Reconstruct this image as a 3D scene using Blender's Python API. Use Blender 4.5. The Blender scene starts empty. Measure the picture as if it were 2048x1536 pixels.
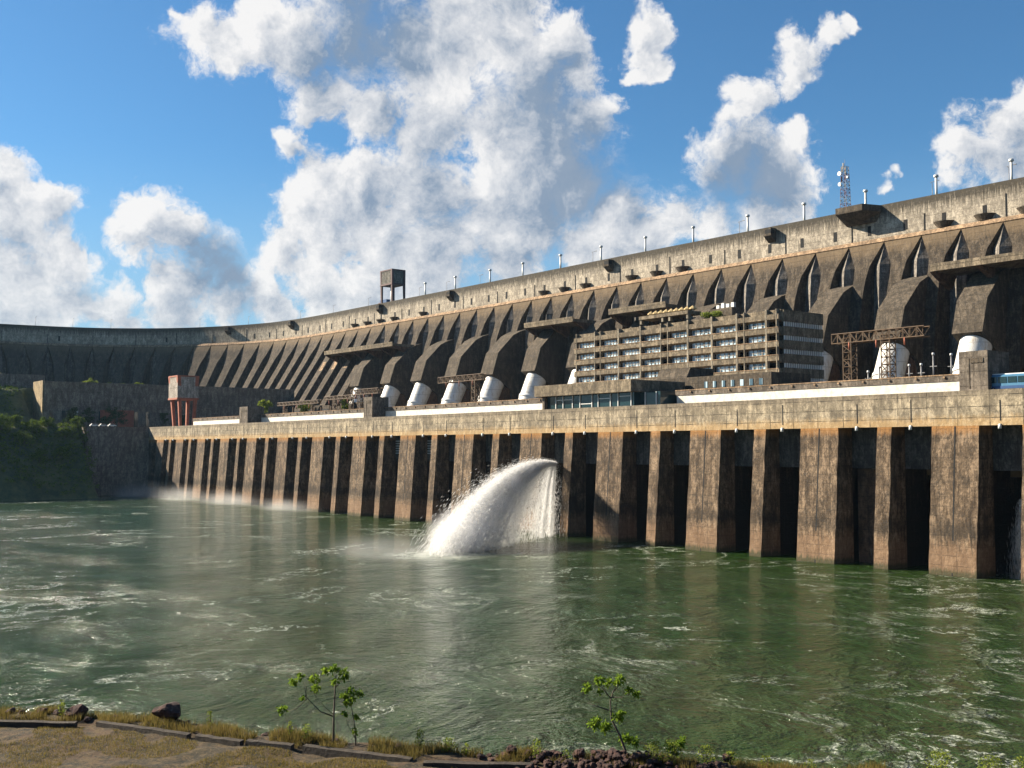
import bpy, math, random
from mathutils import Vector, noise as mnoise
R = random.Random(7)
rad = math.radians
C = bpy.context.scene.collection
sc = bpy.context.scene
# ------------------------------------------------------------------ camera, sky, sun, exposure
FPX, PITCH, CH = 2191.45, 0.05845, 26.1
cd = bpy.data.cameras.new('camera'); cam = bpy.data.objects.new('camera', cd); C.objects.link(cam)
cam.location = (0, 0, CH); cam.rotation_euler = (math.pi/2 + PITCH, 0, 0)
cd.sensor_width = 36; cd.lens = FPX/2048*36; cd.clip_end = 20000; cd.clip_start = 0.5
sc.camera = cam
sc.view_settings.view_transform = 'Standard'; sc.view_settings.look = 'None'
sc.view_settings.exposure = 1.6; sc.view_settings.gamma = 1
sc.render.resolution_x = 1024; sc.render.resolution_y = 768
sc.cycles.volume_step_rate = 1.0; sc.cycles.volume_max_steps = 256
sc.cycles.max_bounces = 8; sc.cycles.diffuse_bounces = 5; sc.cycles.transparent_max_bounces = 24; sc.cycles.volume_bounces = 6

TH = 0.6464                                   # the powerhouse recedes at this angle
NX, NY = -math.cos(TH), -math.sin(TH)          # outward (river side) normal of the powerhouse
AX, AY = -math.sin(TH), math.cos(TH)           # along the powerhouse, away
P0 = (91.52, 226.9)
def W(u, v, z): return Vector((P0[0]+AX*u+NX*v, P0[1]+AY*u+NY*v, z))
SUN_EL = 30.0
sun_h = (NX*0.56+AX*0.829, NY*0.56+AY*0.829)
SD = Vector((sun_h[0]*math.cos(rad(SUN_EL)), sun_h[1]*math.cos(rad(SUN_EL)), math.sin(rad(SUN_EL)))).normalized()
sl = bpy.data.lights.new('sun', 'SUN'); sl.energy = 5.0; sl.angle = rad(0.55); sl.color = (1.0, 0.88, 0.70)
so = bpy.data.objects.new('sun', sl); C.objects.link(so); so.rotation_euler = SD.to_track_quat('Z', 'Y').to_euler(); so.location = (-300, 200, 400)

def pxray(x, y):
    return Vector((x-1024, FPX*math.cos(PITCH)-(768-y)*math.sin(PITCH), FPX*math.sin(PITCH)+(768-y)*math.cos(PITCH))).normalized()

class NT:
    """tiny helper for node trees"""
    def __init__(s, nt): s.nt = nt
    def n(s, t, **kw):
        o = s.nt.nodes.new(t)
        for k, v in kw.items(): setattr(o, k, v)
        return o
    def put(s, sock, val):
        if isinstance(val, bpy.types.NodeSocket): s.nt.links.new(val, sock)
        elif isinstance(val, (tuple, list)) and len(val) == 3 and sock.type == 'RGBA': sock.default_value = (*val, 1)
        else: sock.default_value = val
    def m(s, op, a, b=0.0, c=0.0, clamp=False):
        o = s.n('ShaderNodeMath', operation=op, use_clamp=clamp)
        s.put(o.inputs[0], a); s.put(o.inputs[1], b)
        if op in ('MULTIPLY_ADD', 'SMOOTH_MAX', 'COMPARE'): s.put(o.inputs[2], c)
        return o.outputs[0]
    def vm(s, op, a, b=None):
        o = s.n('ShaderNodeVectorMath', operation=op); s.put(o.inputs[0], a)
        if op == 'SCALE': s.put(o.inputs[3], b)
        elif b is not None: s.put(o.inputs[1], b)
        return o.outputs[1] if op in ('DISTANCE', 'LENGTH', 'DOT_PRODUCT') else o.outputs[0]
    def mix(s, f, a, b, mode='MIX'):
        o = s.n('ShaderNodeMix', data_type='RGBA', blend_type=mode); o.clamp_factor = True
        s.put(o.inputs[0], f); s.put(o.inputs[6], a); s.put(o.inputs[7], b); return o.outputs[2]
    def mr(s, v, a, b, c=0.0, d=1.0, smooth=False):
        o = s.n('ShaderNodeMapRange', interpolation_type='SMOOTHSTEP' if smooth else 'LINEAR')
        s.put(o.inputs[0], v); s.put(o.inputs[1], a); s.put(o.inputs[2], b); s.put(o.inputs[3], c); s.put(o.inputs[4], d)
        return o.outputs[0]
    def noise(s, vec, scale, detail=4.0, rough=0.55, dist=0.0, color=False):
        o = s.n('ShaderNodeTexNoise'); s.put(o.inputs['Vector'], vec); o.inputs['Scale'].default_value = scale
        o.inputs['Detail'].default_value = detail; o.inputs['Roughness'].default_value = rough; o.inputs['Distortion'].default_value = dist
        return o.outputs['Color'] if color else o.outputs['Fac']
    def xyz(s, v):
        o = s.n('ShaderNodeSeparateXYZ'); s.put(o.inputs[0], v); return o.outputs
    def comb(s, x, y, z):
        o = s.n('ShaderNodeCombineXYZ'); s.put(o.inputs[0], x); s.put(o.inputs[1], y); s.put(o.inputs[2], z); return o.outputs[0]
    def uvz(s):
        g = s.n('ShaderNodeNewGeometry')
        r = s.n('ShaderNodeVectorRotate', rotation_type='Z_AXIS'); s.put(r.inputs['Vector'], g.outputs['Position'])
        r.inputs['Angle'].default_value = -(math.pi/2+TH); return r.outputs[0]

# clouds as directions with a radius (radians); they live in the sky, at infinity
CL = [(200,610,55),(255,640,40),(560,640,60),(680,620,60),(1180,500,50),(400,55,60),(450,80,70),(520,50,85),(600,80,95),(700,80,105),(800,110,105),(900,90,100),(1000,60,95),(1120,75,60),(1080,110,70),(1165,140,70),(1090,190,105),
(640,170,80),(740,215,80),(860,230,115),(980,240,120),(1080,290,125),(1180,240,75),(572,285,48),(555,265,35),(610,225,42),(340,40,22),(900,10,90),(700,0,110),(1000,-40,110),(820,-80,130),
(650,370,85),(740,370,95),(860,370,120),(980,380,120),(1070,420,120),(590,420,72),(660,470,105),(780,470,105),(900,490,100),(1020,510,90),(560,500,62),(650,560,90),(760,570,90),(870,550,90),(520,600,60),(1150,380,80),
(10,340,50),(10,440,85),(55,400,55),(105,400,55),(60,500,95),(115,500,60),(40,590,95),(130,580,55),(-60,420,120),(-150,560,150),
(298,440,58),(275,480,50),(350,480,60),(400,520,60),(370,570,72),(440,570,60),(330,610,60),(450,625,55),(285,520,45),
(1650,58,32),(1690,40,24),(1600,115,45),(1590,150,42),(1570,185,40),(1500,220,50),(1465,255,36),(1610,280,36),(1480,320,80),(1545,350,80),(1430,340,50),(1580,390,60),
(1300,90,42),(1285,60,34),(1318,130,26),(1290,135,20),(1260,440,62),(1350,430,62),(1420,440,50),(1530,430,60),(1600,440,40),(1300,480,60),(1240,500,70),(1066,530,24),
(1790,355,18),(2000,270,72),(2060,210,58),(1925,325,48),(2050,340,85),(1975,345,62),(1900,345,26),(2140,300,110),(2250,180,140),
(-380,200,200),(-700,420,230),(2500,420,200),(2800,100,260),(400,-420,210),(1500,-500,260),(-500,-400,260),(2300,-600,260)]
wd = bpy.data.worlds.new('World'); sc.world = wd; wd.use_nodes = True
wd.cycles.sampling_method = 'MANUAL'; wd.cycles.sample_map_resolution = 512
t = NT(wd.node_tree); t.nt.nodes.clear()
sky = t.n('ShaderNodeTexSky', sky_type='NISHITA', sun_disc=False, sun_elevation=rad(SUN_EL))
sky.sun_rotation = math.atan2(SD.x, SD.y); sky.altitude = 200; sky.air_density = 1.0; sky.dust_density = 0.4; sky.ozone_density = 2.2
bg = t.n('ShaderNodeBackground'); bg.inputs[1].default_value = 0.076
out = t.n('ShaderNodeOutputWorld')
dirv = t.n('ShaderNodeTexCoord').outputs['Generated']
nrm = t.vm('NORMALIZE', dirv)
# density group
g = bpy.data.node_groups.new('cloud_density', 'ShaderNodeTree')
g.interface.new_socket('Vector', in_out='INPUT', socket_type='NodeSocketVector')
g.interface.new_socket('D', in_out='OUTPUT', socket_type='NodeSocketFloat'); g.interface.new_socket('B', in_out='OUTPUT', socket_type='NodeSocketFloat')
q = NT(g); gi = q.n('NodeGroupInput'); go = q.n('NodeGroupOutput')
wv = q.noise(gi.outputs[0], 9.0, 5.0, 0.62, color=True)
wv = q.vm('SCALE', q.vm('SUBTRACT', wv, (0.5, 0.5, 0.5)), 0.085)
pv = q.vm('ADD', gi.outputs[0], wv)
acc = None
for (x, y, r) in CL:
    d = pxray(x, y); rr = r/FPX*1.10
    if abs(x-1024) > 1100 or y < -150: rr *= 0.8
    val = q.m('MULTIPLY_ADD', q.vm('DISTANCE', pv, tuple(d)), -1.0/rr, 1.0)
    acc = val if acc is None else q.m('SMOOTH_MAX', acc, val, 0.25)
acc = q.m('MAXIMUM', acc, -1.5)
fine = q.noise(q.vm('ADD', gi.outputs[0], q.vm('SCALE', wv, 0.6)), 20.0, 11.0, 0.70)
fine2 = q.noise(pv, 9.0, 3.0, 0.5)
dd = q.m('MULTIPLY_ADD', q.m('SUBTRACT', fine, 0.5), 2.3, acc)
dd = q.m('MULTIPLY_ADD', q.m('SUBTRACT', fine2, 0.5), 0.8, dd)
DK = [(720,50,150,1.0),(830,60,90,.6),(1060,200,150,1.0),(1170,210,80,.6),(1120,400,150,.9),(900,440,110,.6),(1010,560,120,.5),(700,430,70,.4),(840,330,70,.4),(430,520,95,1.0),(470,600,80,.7),(1500,370,130,1.3),(1600,350,60,.5),(1245,370,90,1.2),(1400,370,80,.8),
(60,490,60,.7),(150,570,60,.9),(110,450,40,.4),(20,390,35,.5),(2010,340,80,.35),(1150,120,60,.4),(620,140,60,.4),(560,130,50,.3),(1180,300,100,.7)]
dk = 0.0
for (x, y, r, a_) in DK:
    dk = q.m('MULTIPLY_ADD', q.mr(q.vm('DISTANCE', pv, tuple(pxray(x, y))), 0.0, r/FPX, 1.0, 0.0, smooth=True), a_, dk)
g.interface.new_socket('K', in_out='OUTPUT', socket_type='NodeSocketFloat'); g.links.new(dk, go.inputs[2])
g.links.new(dd, go.inputs[0]); g.links.new(acc, go.inputs[1])
def cden(v):
    o = t.n('ShaderNodeGroup'); o.node_tree = g; t.put(o.inputs[0], v); return o.outputs
d0 = cden(nrm)
sunup = (Vector((SD.x, SD.y, SD.z+0.35))).normalized()
d1 = cden(t.vm('ADD', nrm, tuple(sunup*0.016)))
alpha = t.mr(d0[0], t.m('MULTIPLY_ADD', d0[2], -0.25, -0.04), t.m('MULTIPLY_ADD', d0[2], 0.5, 0.42), smooth=True)
lit = t.m('SUBTRACT', d0[0], d1[0])
big = t.noise(nrm, 8.0, 4.0, 0.55)
shade = t.m('ADD', t.m('MULTIPLY', lit, 0.75), t.mr(d0[1], 0.0, 0.85, 0.98, 0.30))
shade = t.m('ADD', shade, t.m('MULTIPLY', t.m('SUBTRACT', big, 0.5), 1.2)); shade = t.m('SUBTRACT', t.m('ADD', shade, 0.10), t.m('MULTIPLY', d0[2], 0.70)); shade = t.m('ADD', t.m('MAXIMUM', shade, 0.02), t.m('MULTIPLY', t.m('SUBTRACT', d0[0], d0[1]), 0.13), clamp=True)
ccol = t.mix(shade, (1.05, 1.42, 1.95), (4.1, 4.05, 4.0))
elev = t.xyz(nrm)[2]
skyc = t.mix(1.0, sky.outputs[0], (0.28, 0.47, 0.58), 'MULTIPLY')
skyc = t.mix(t.mr(elev, 0.05, 0.27, 0.80, 0.0, smooth=True), skyc, (1.7, 2.6, 3.3))
ccol = t.mix(t.mr(elev, 0.0, 0.16, 0.35, 0.0), ccol, (2.3, 2.9, 3.3))
t.put(bg.inputs[0], t.mix(t.m('MULTIPLY', alpha, 0.97), skyc, ccol))
t.nt.links.new(bg.outputs[0], out.inputs[0])

# ------------------------------------------------------------------ mesh and tagging helpers
class MB:
    def __init__(s): s.v = []; s.f = []; s.sm = []
    def add(s, vs, fs, smooth=False):
        b = len(s.v); s.v += [tuple(p) for p in vs]; s.f += [tuple(b+i for i in f) for f in fs]; s.sm += [smooth]*len(fs)
    def hexa(s, p):
        s.add(p, [(0,3,2,1),(4,5,6,7),(0,1,5,4),(1,2,6,5),(2,3,7,6),(3,0,4,7)])
    def box(s, u0, u1, v0, v1, z0, z1, F=None):
        F = F or W
        s.hexa([F(u0,v0,z0),F(u1,v0,z0),F(u1,v1,z0),F(u0,v1,z0),F(u0,v0,z1),F(u1,v0,z1),F(u1,v1,z1),F(u0,v1,z1)])
    def prism(s, prof, u0, u1, F=None):
        """prof: list of (v, z) outline; extruded from u0 to u1"""
        F = F or W; n = len(prof)
        vs = [F(u0, v, z) for v, z in prof]+[F(u1, v, z) for v, z in prof]
        s.add(vs, [tuple(range(n)), tuple(range(2*n-1, n-1, -1))]+[(i, (i+1) % n+0, (i+1) % n+n, i+n)[::-1] for i in range(n)])
    def tube(s, pts, rs, n=8, cap=True, smooth=True):
        rings = []; pts = [Vector(p) for p in pts]
        if isinstance(rs, (int, float)): rs = [rs]*len(pts)
        vs = []; up0 = None
        for i, p in enumerate(pts):
            d = (pts[min(i+1, len(pts)-1)]-pts[max(i-1, 0)])
            if d.length < 1e-6: d = Vector((0, 0, 1))
            d.normalize(); ref = Vector((1, 0, 0)) if abs(d.x) < 0.9 else Vector((0, 1, 0))
            x = d.cross(ref).normalized(); y = d.cross(x)
            for k in range(n):
                a = 2*math.pi*k/n; vs.append(p+(x*math.cos(a)+y*math.sin(a))*rs[i])
        fs = []
        for i in range(len(pts)-1):
            for k in range(n):
                fs.append((i*n+k, i*n+(k+1) % n, (i+1)*n+(k+1) % n, (i+1)*n+k))
        s.add(vs, fs, smooth)
        if cap:
            b = len(s.v)-len(vs)
            s.f += [tuple(b+k for k in range(n))[::-1], tuple(b+(len(pts)-1)*n+k for k in range(n))]; s.sm += [False, False]
    def bar(s, a, b, w):
        s.tube([a, b], w/2*1.2, 4, True, False)
    def build(s, name, mat, parent=None, loc=None, label=None):
        o0 = Vector((0, 0, 0))
        if parent is not None:
            p = parent
            while p is not None: o0 += p.location; p = p.parent
        elif loc is not None: o0 = Vector(loc)
        me = bpy.data.meshes.new(name)
        me.from_pydata([(x-o0.x, y-o0.y, z-o0.z) for x, y, z in s.v], [], s.f)
        me.polygons.foreach_set('use_smooth', s.sm); me.materials.append(mat); me.update()
        o = bpy.data.objects.new(name, me); C.objects.link(o)
        if parent is not None: o.parent = parent
        elif loc is not None: o.location = o0
        if label: o['label'] = label
        return o
def tag(o, label=None, cat=None, group=None, kind=None):
    if label: o['label'] = label
    if cat: o['category'] = cat
    if group: o['group'] = group
    if kind: o['kind'] = kind
    return o
def thing(name, label, cat, loc=(0, 0, 0), group=None):
    o = bpy.data.objects.new(name, None); C.objects.link(o); o.location = loc; o.empty_display_size = 0.2
    return tag(o, label, cat, group)
def dup(root, loc, label=None, rz=None, sca=None):
    r = root.copy(); C.objects.link(r); r.location = loc
    if label: r['label'] = label
    if rz is not None: r.rotation_euler = (0, 0, rz)
    if sca is not None: r.scale = (sca, sca, sca)
    for ch in list(root.children):
        c = ch.copy(); C.objects.link(c); c.parent = r
        for gch in ch.children:
            d = gch.copy(); C.objects.link(d); d.parent = c
    return r
ORD = ['first','second','third','fourth','fifth','sixth','seventh','eighth','ninth','tenth','eleventh','twelfth','thirteenth','fourteenth','fifteenth','sixteenth','seventeenth','eighteenth','nineteenth','twentieth']

# ------------------------------------------------------------------ materials
KA = 0.66
def newmat(name):
    m = bpy.data.materials.new(name); m.use_nodes = True; nt = m.node_tree; nt.nodes.clear()
    t = NT(nt); b = t.n('ShaderNodeBsdfPrincipled'); o = t.n('ShaderNodeOutputMaterial'); nt.links.new(b.outputs[0], o.inputs[0])
    return m, t, b
def bump(t, b, h, strength=0.4, dist=0.2):
    n = t.n('ShaderNodeBump'); n.inputs['Strength'].default_value = strength; n.inputs['Distance'].default_value = dist
    t.put(n.inputs['Height'], h); t.nt.links.new(n.outputs[0], b.inputs['Normal'])
def concrete(name, light, dark, streak=0.6, mould=0.5, joints=(8.0, 2.5), jd=0.5, bands=(), patch=None, grime_scale=1.0, cellv=0.30):
    m, t, b = newmat(name); p = t.uvz(); u, v, z = t.xyz(p)[:3]
    light = tuple(c*KA for c in light); dark = tuple(c*KA for c in dark); bands = [(*b_[:4], tuple(c*KA for c in b_[4]), b_[5]) for b_ in bands]
    uv = t.m('ADD', u, t.m('MULTIPLY', v, 0.83))
    n1 = t.noise(p, 0.06*grime_scale, 5, 0.6)
    col = t.mix(t.mr(n1, 0.35, 0.68), dark, light)
    # pour lifts differ in tone
    cell = t.n('ShaderNodeTexWhiteNoise', noise_dimensions='2D')
    t.put(cell.inputs['Vector'], t.comb(t.m('FLOOR', t.m('DIVIDE', uv, joints[0])), t.m('FLOOR', t.m('DIVIDE', z, joints[1])), 0.0))
    col = t.mix(t.m('MULTIPLY', cell.outputs[0], cellv), col, tuple(c*0.55 for c in light))
    # runs of dirt down the face
    wob = t.noise(p, 0.35, 3, 0.5)
    sv = t.comb(t.m('MULTIPLY_ADD', wob, 1.2, t.m('MULTIPLY', uv, 1.0)), 0.0, t.m('MULTIPLY', z, 0.085))
    s1 = t.noise(sv, 0.75, 5, 0.65); s2 = t.noise(sv, 2.6, 4, 0.6)
    st = t.m('MULTIPLY', t.mr(s1, 0.42, 0.66), streak)
    col = t.mix(st, col, tuple(c*0.30 for c in dark))
    col = t.mix(t.m('MULTIPLY', t.mr(s2, 0.5, 0.62), streak*0.75), col, tuple(c*0.42 for c in dark))
    # mould patches
    n2 = t.noise(p, 0.22, 8, 0.72)
    col = t.mix(t.m('MULTIPLY', t.mr(n2, 0.5, 0.62), mould), col, (0.035, 0.031, 0.026))
    n2b = t.noise(p, 0.9, 6, 0.7)
    col = t.mix(t.m('MULTIPLY', t.mr(n2b, 0.52, 0.7), 0.35), col, tuple(min(c*1.35, .8) for c in light))
    n4 = t.noise(t.vm('MULTIPLY', p, (1, 1, 0.45)), 0.45, 8, 0.85)
    col = t.mix(t.m('MULTIPLY', t.mr(n4, 0.47, 0.56), 0.5), col, tuple(c*0.35 for c in dark)); col = t.mix(t.m('MULTIPLY', t.mr(n4, 0.50, 0.38), 0.45), col, tuple(min(c*1.5, .8) for c in light))
    n3 = t.noise(p, 1.3, 9, 0.82)
    col = t.mix(t.m('MULTIPLY', t.mr(n3, 0.49, 0.57), 0.55), col, tuple(c*0.40 for c in dark))
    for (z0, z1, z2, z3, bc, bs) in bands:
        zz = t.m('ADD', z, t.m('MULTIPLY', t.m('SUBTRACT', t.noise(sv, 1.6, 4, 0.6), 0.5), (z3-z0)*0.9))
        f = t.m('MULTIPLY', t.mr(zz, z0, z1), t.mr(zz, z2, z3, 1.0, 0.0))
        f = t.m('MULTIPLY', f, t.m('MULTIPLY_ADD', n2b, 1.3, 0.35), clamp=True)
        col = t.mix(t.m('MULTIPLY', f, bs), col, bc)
    # joints between pours
    fz = t.m('FRACT', t.m('ADD', t.m('DIVIDE', z, joints[1]), t.m('MULTIPLY', wob, 0.03))); fu = t.m('FRACT', t.m('ADD', t.m('DIVIDE', uv, joints[0]), t.m('MULTIPLY', wob, 0.01)))
    lz = t.m('LESS_THAN', fz, 0.16/joints[1]*1.2); lu = t.m('LESS_THAN', fu, 0.22/joints[0])
    ln = t.m('MULTIPLY', t.m('MAXIMUM', lz, lu), t.mr(t.noise(p, 0.3, 4, 0.7), 0.38, 0.6, 0.1, 1.0))
    col = t.mix(t.m('MULTIPLY', ln, jd), col, (0.02, 0.018, 0.015))
    t.put(b.inputs['Base Color'], col); b.inputs['Roughness'].default_value = 0.92; b.inputs['Specular IOR Level'].default_value = 0.2
    bump(t, b, t.m('SUBTRACT', t.noise(p, 1.6, 8, 0.7), t.m('MULTIPLY', ln, 0.6)), 0.7, 0.25)
    return m
def simple(name, col, rough=0.7, metal=0.0, var=0.15, scale=1.0, spec=0.4, col2=None, bmp=0.0):
    m, t, b = newmat(name); p = t.n('ShaderNodeNewGeometry').outputs['Position']
    f = t.noise(p, scale, 5, 0.65); ka = 0.85 if min(col) > 0.55 else KA; col = tuple(c*ka for c in col); col2 = tuple(c*ka for c in col2) if col2 else None
    c2 = col2 or tuple(c*(1-var*2) for c in col)
    t.put(b.inputs['Base Color'], t.mix(t.mr(f, 0.35, 0.65), c2, col))
    b.inputs['Roughness'].default_value = rough; b.inputs['Metallic'].default_value = metal; b.inputs['Specular IOR Level'].default_value = spec
    if bmp: bump(t, b, t.noise(p, scale*3, 6, 0.7), bmp, 0.1)
    return m
ORG = (0.42, 0.19, 0.05)
M = {}
M['fascia'] = concrete('fascia_concrete', (0.60, 0.50, 0.35), (0.36, 0.30, 0.22), 0.5, 0.55, (7.0, 2.3), 0.75,
    bands=((30.0, 30.7, 31.6, 33.2, (0.60, 0.38, 0.16), 0.5), (36.0, 37.6, 39, 40, (0.16, 0.13, 0.10), 0.6)))
M['pier'] = concrete('pier_concrete', (0.37, 0.265, 0.175), (0.13, 0.092, 0.062), 1.0, 0.7, (3.4, 2.0), 0.35,
    bands=((28.6, 30.2, 31, 32, (0.50, 0.24, 0.07), 0.6), (-2, -1, 5.0, 7.5, (0.36, 0.22, 0.13), 0.45), (7.5, 8.5, 9.5, 11.5, (0.03, 0.025, 0.02), 0.55), (-2, -1, 0.7, 1.6, (0.05, 0.06, 0.03), 0.8)))
M['inner'] = concrete('recess_shade_concrete', (0.12, 0.08, 0.055), (0.05, 0.04, 0.032), 0.7, 0.6, (4.0, 2.5), 0.5,
    bands=((-2, -1, 12.0, 21.0, (0.012, 0.012, 0.011), 0.95),))  # near-black lower band paints the deep shade of the bays into the concrete
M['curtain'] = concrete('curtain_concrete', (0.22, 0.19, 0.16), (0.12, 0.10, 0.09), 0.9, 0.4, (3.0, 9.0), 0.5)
M['band'] = concrete('crest_concrete', (0.66, 0.58, 0.46), (0.46, 0.40, 0.32), 0.25, 0.32, (16.3, 2.5), 0.5,
    bands=((113.8, 118.2, 124, 128, (0.08, 0.07, 0.055), 1.05),))
M['ledge'] = concrete('ledge_concrete', (0.62, 0.42, 0.26), (0.36, 0.25, 0.16), 0.4, 0.5, (15.0, 8), 0.3)
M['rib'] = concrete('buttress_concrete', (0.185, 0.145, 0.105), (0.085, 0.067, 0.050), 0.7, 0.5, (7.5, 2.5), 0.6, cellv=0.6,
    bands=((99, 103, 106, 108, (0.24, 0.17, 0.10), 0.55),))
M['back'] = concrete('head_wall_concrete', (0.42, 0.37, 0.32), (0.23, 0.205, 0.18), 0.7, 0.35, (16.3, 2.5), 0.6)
M['hood'] = concrete('cover_concrete', (0.19, 0.152, 0.112), (0.11, 0.09, 0.068), 0.45, 0.35, (2.4, 2.5), 0.6, cellv=0.5)
M['brown'] = concrete('saddle_concrete', (0.26, 0.15, 0.09), (0.15, 0.09, 0.06), 0.5, 0.4, (4, 2.5), 0.4)
M['grey'] = concrete('grey_concrete', (0.30, 0.25, 0.20), (0.18, 0.15, 0.12), 0.5, 0.4, (6.0, 3.0), 0.5)
M['office'] = concrete('office_concrete', (0.40, 0.32, 0.22), (0.22, 0.18, 0.13), 0.7, 0.5, (5.0, 4.3), 0.2)
M['column'] = concrete('column_concrete', (0.46, 0.40, 0.31), (0.30, 0.26, 0.20), 0.4, 0.3, (9.0, 4.3), 0.3)
M['cliff'] = concrete('retaining_concrete', (0.44, 0.37, 0.30), (0.24, 0.20, 0.165), 0.7, 0.4, (6.0, 6.0), 0.6)
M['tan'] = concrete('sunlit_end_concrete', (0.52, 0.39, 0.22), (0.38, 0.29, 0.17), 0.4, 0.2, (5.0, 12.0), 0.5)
M['white_wall'] = simple('white_paint_wall', (0.74, 0.71, 0.65), 0.8, scale=0.8, col2=(0.52, 0.48, 0.40))
M['roof'] = simple('roof_screed', (0.40, 0.31, 0.22), 0.9, var=0.2, scale=0.3)
M['asphalt'] = simple('crest_road_asphalt', (0.06, 0.06, 0.06), 0.9)
M['dark'] = simple('dark_opening', (0.012, 0.012, 0.013), 0.9)
M['rust'] = simple('rust_steel', (0.15, 0.090, 0.045), 0.75, var=0.25, scale=1.2, col2=(0.09, 0.055, 0.03))
M['galv'] = simple('pale_steel', (0.62, 0.62, 0.60), 0.5, 0.2, var=0.08)
M['post'] = simple('grey_steel', (0.25, 0.25, 0.26), 0.5, 0.3)
M['redsteel'] = simple('red_oxide_paint', (0.50, 0.15, 0.08), 0.7, var=0.2, scale=0.6)
M['tank'] = concrete('tank_concrete', (0.32, 0.30, 0.26), (0.20, 0.19, 0.17), 0.7, 0.4, (1.6, 30.0), 0.8)
M['panel'] = concrete('pale_panel_concrete', (0.70, 0.62, 0.54), (0.48, 0.42, 0.36), 0.4, 0.3, (1.6, 30.0), 0.8)
M['white'] = simple('white_paint', (0.78, 0.78, 0.76), 0.45, var=0.05)
M['red'] = simple('red_paint', (0.16, 0.05, 0.06), 0.5)
M['blue'] = simple('blue_paint', (0.02, 0.09, 0.26), 0.45, var=0.1)
M['lightblue'] = simple('light_blue_paint', (0.07, 0.24, 0.42), 0.45, var=0.1)
M['tyre'] = simple('black_rubber', (0.02, 0.02, 0.02), 0.8)
M['yellow'] = simple('cream_canvas', (0.62, 0.46, 0.22), 0.8, var=0.15, scale=0.8)
m, t, b = newmat('window_glass'); M['glass'] = m
p = t.uvz(); w_ = t.n('ShaderNodeTexWhiteNoise', noise_dimensions='2D'); uu = t.xyz(p)
t.put(w_.inputs['Vector'], t.comb(t.m('FLOOR', t.m('DIVIDE', uu[0], 1.1)), t.m('FLOOR', t.m('DIVIDE', uu[2], 4.3)), 0.0))
t.put(b.inputs['Base Color'], t.mix(t.m('GREATER_THAN', w_.outputs[0], 0.3), (0.04, 0.08, 0.11), (0.36, 0.46, 0.52))); b.inputs['Roughness'].default_value = 0.25; b.inputs['Specular IOR Level'].default_value = 0.8
m, t, b = newmat('dark_glass'); M['dglass'] = m
b.inputs['Base Color'].default_value = (0.012, 0.03, 0.035, 1); b.inputs['Roughness'].default_value = 0.08
# penstock steel: white paint with faint rings and rust near the foot
m, t, b = newmat('penstock_paint'); M['pen'] = m; p = t.uvz(); z = t.xyz(p)[2]
c_ = t.mix(t.mr(t.noise(t.vm('MULTIPLY', p, (1.6, 1.6, .35)), 0.7, 7, 0.75), 0.50, 0.66), (0.58, 0.57, 0.54), (0.34, 0.27, 0.20))
c_ = t.mix(t.m('LESS_THAN', t.m('FRACT', t.m('DIVIDE', z, 4.7)), 0.05), c_, (0.35, 0.33, 0.30))
t.put(b.inputs['Base Color'], c_); b.inputs['Roughness'].default_value = 0.45
# vegetation
def leafmat(name, c1, c2, trans=0.35):
    m = bpy.data.materials.new(name); m.use_nodes = True; nt = m.node_tree; nt.nodes.clear(); t = NT(nt)
    geo = t.n('ShaderNodeNewGeometry'); rnd = geo.outputs['Random Per Island']
    f = t.m('ADD', t.m('MULTIPLY', rnd, 0.6), t.m('MULTIPLY', t.noise(geo.outputs['Position'], 0.9, 3), 0.4))
    col = t.mix(f, c1, c2)
    d = t.n('ShaderNodeBsdfDiffuse'); tr = t.n('ShaderNodeBsdfTranslucent'); t.put(d.inputs[0], col); t.put(tr.inputs[0], col)
    mx = t.n('ShaderNodeMixShader'); mx.inputs[0].default_value = trans; o = t.n('ShaderNodeOutputMaterial')
    nt.links.new(d.outputs[0], mx.inputs[1]); nt.links.new(tr.outputs[0], mx.inputs[2]); nt.links.new(mx.outputs[0], o.inputs[0]); return m
M['leaf'] = leafmat('sapling_leaf', (0.05, 0.11, 0.012), (0.22, 0.30, 0.035), 0.45)
M['bush'] = leafmat('bush_leaf', (0.08, 0.13, 0.02), (0.26, 0.29, 0.05), 0.45)
M['darkleaf'] = leafmat('forest_leaf', (0.018, 0.035, 0.012), (0.05, 0.08, 0.025), 0.2)
M['hillleaf'] = leafmat('slope_leaf', (0.025, 0.05, 0.012), (0.15, 0.20, 0.03), 0.3)
M['grass'] = leafmat('dry_grass', (0.07, 0.075, 0.018), (0.24, 0.17, 0.06), 0.4)
M['bark'] = simple('sapling_bark', (0.16, 0.13, 0.10), 0.9, var=0.2, scale=3)
M['rock'] = simple('basalt_rock', (0.13, 0.065, 0.05), 0.95, scale=3.5, col2=(0.04, 0.024, 0.022), bmp=1.0)
M['kerb'] = simple('kerb_stone', (0.10, 0.08, 0.06), 0.95, scale=2.5, col2=(0.04, 0.032, 0.024), bmp=0.8)
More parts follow.
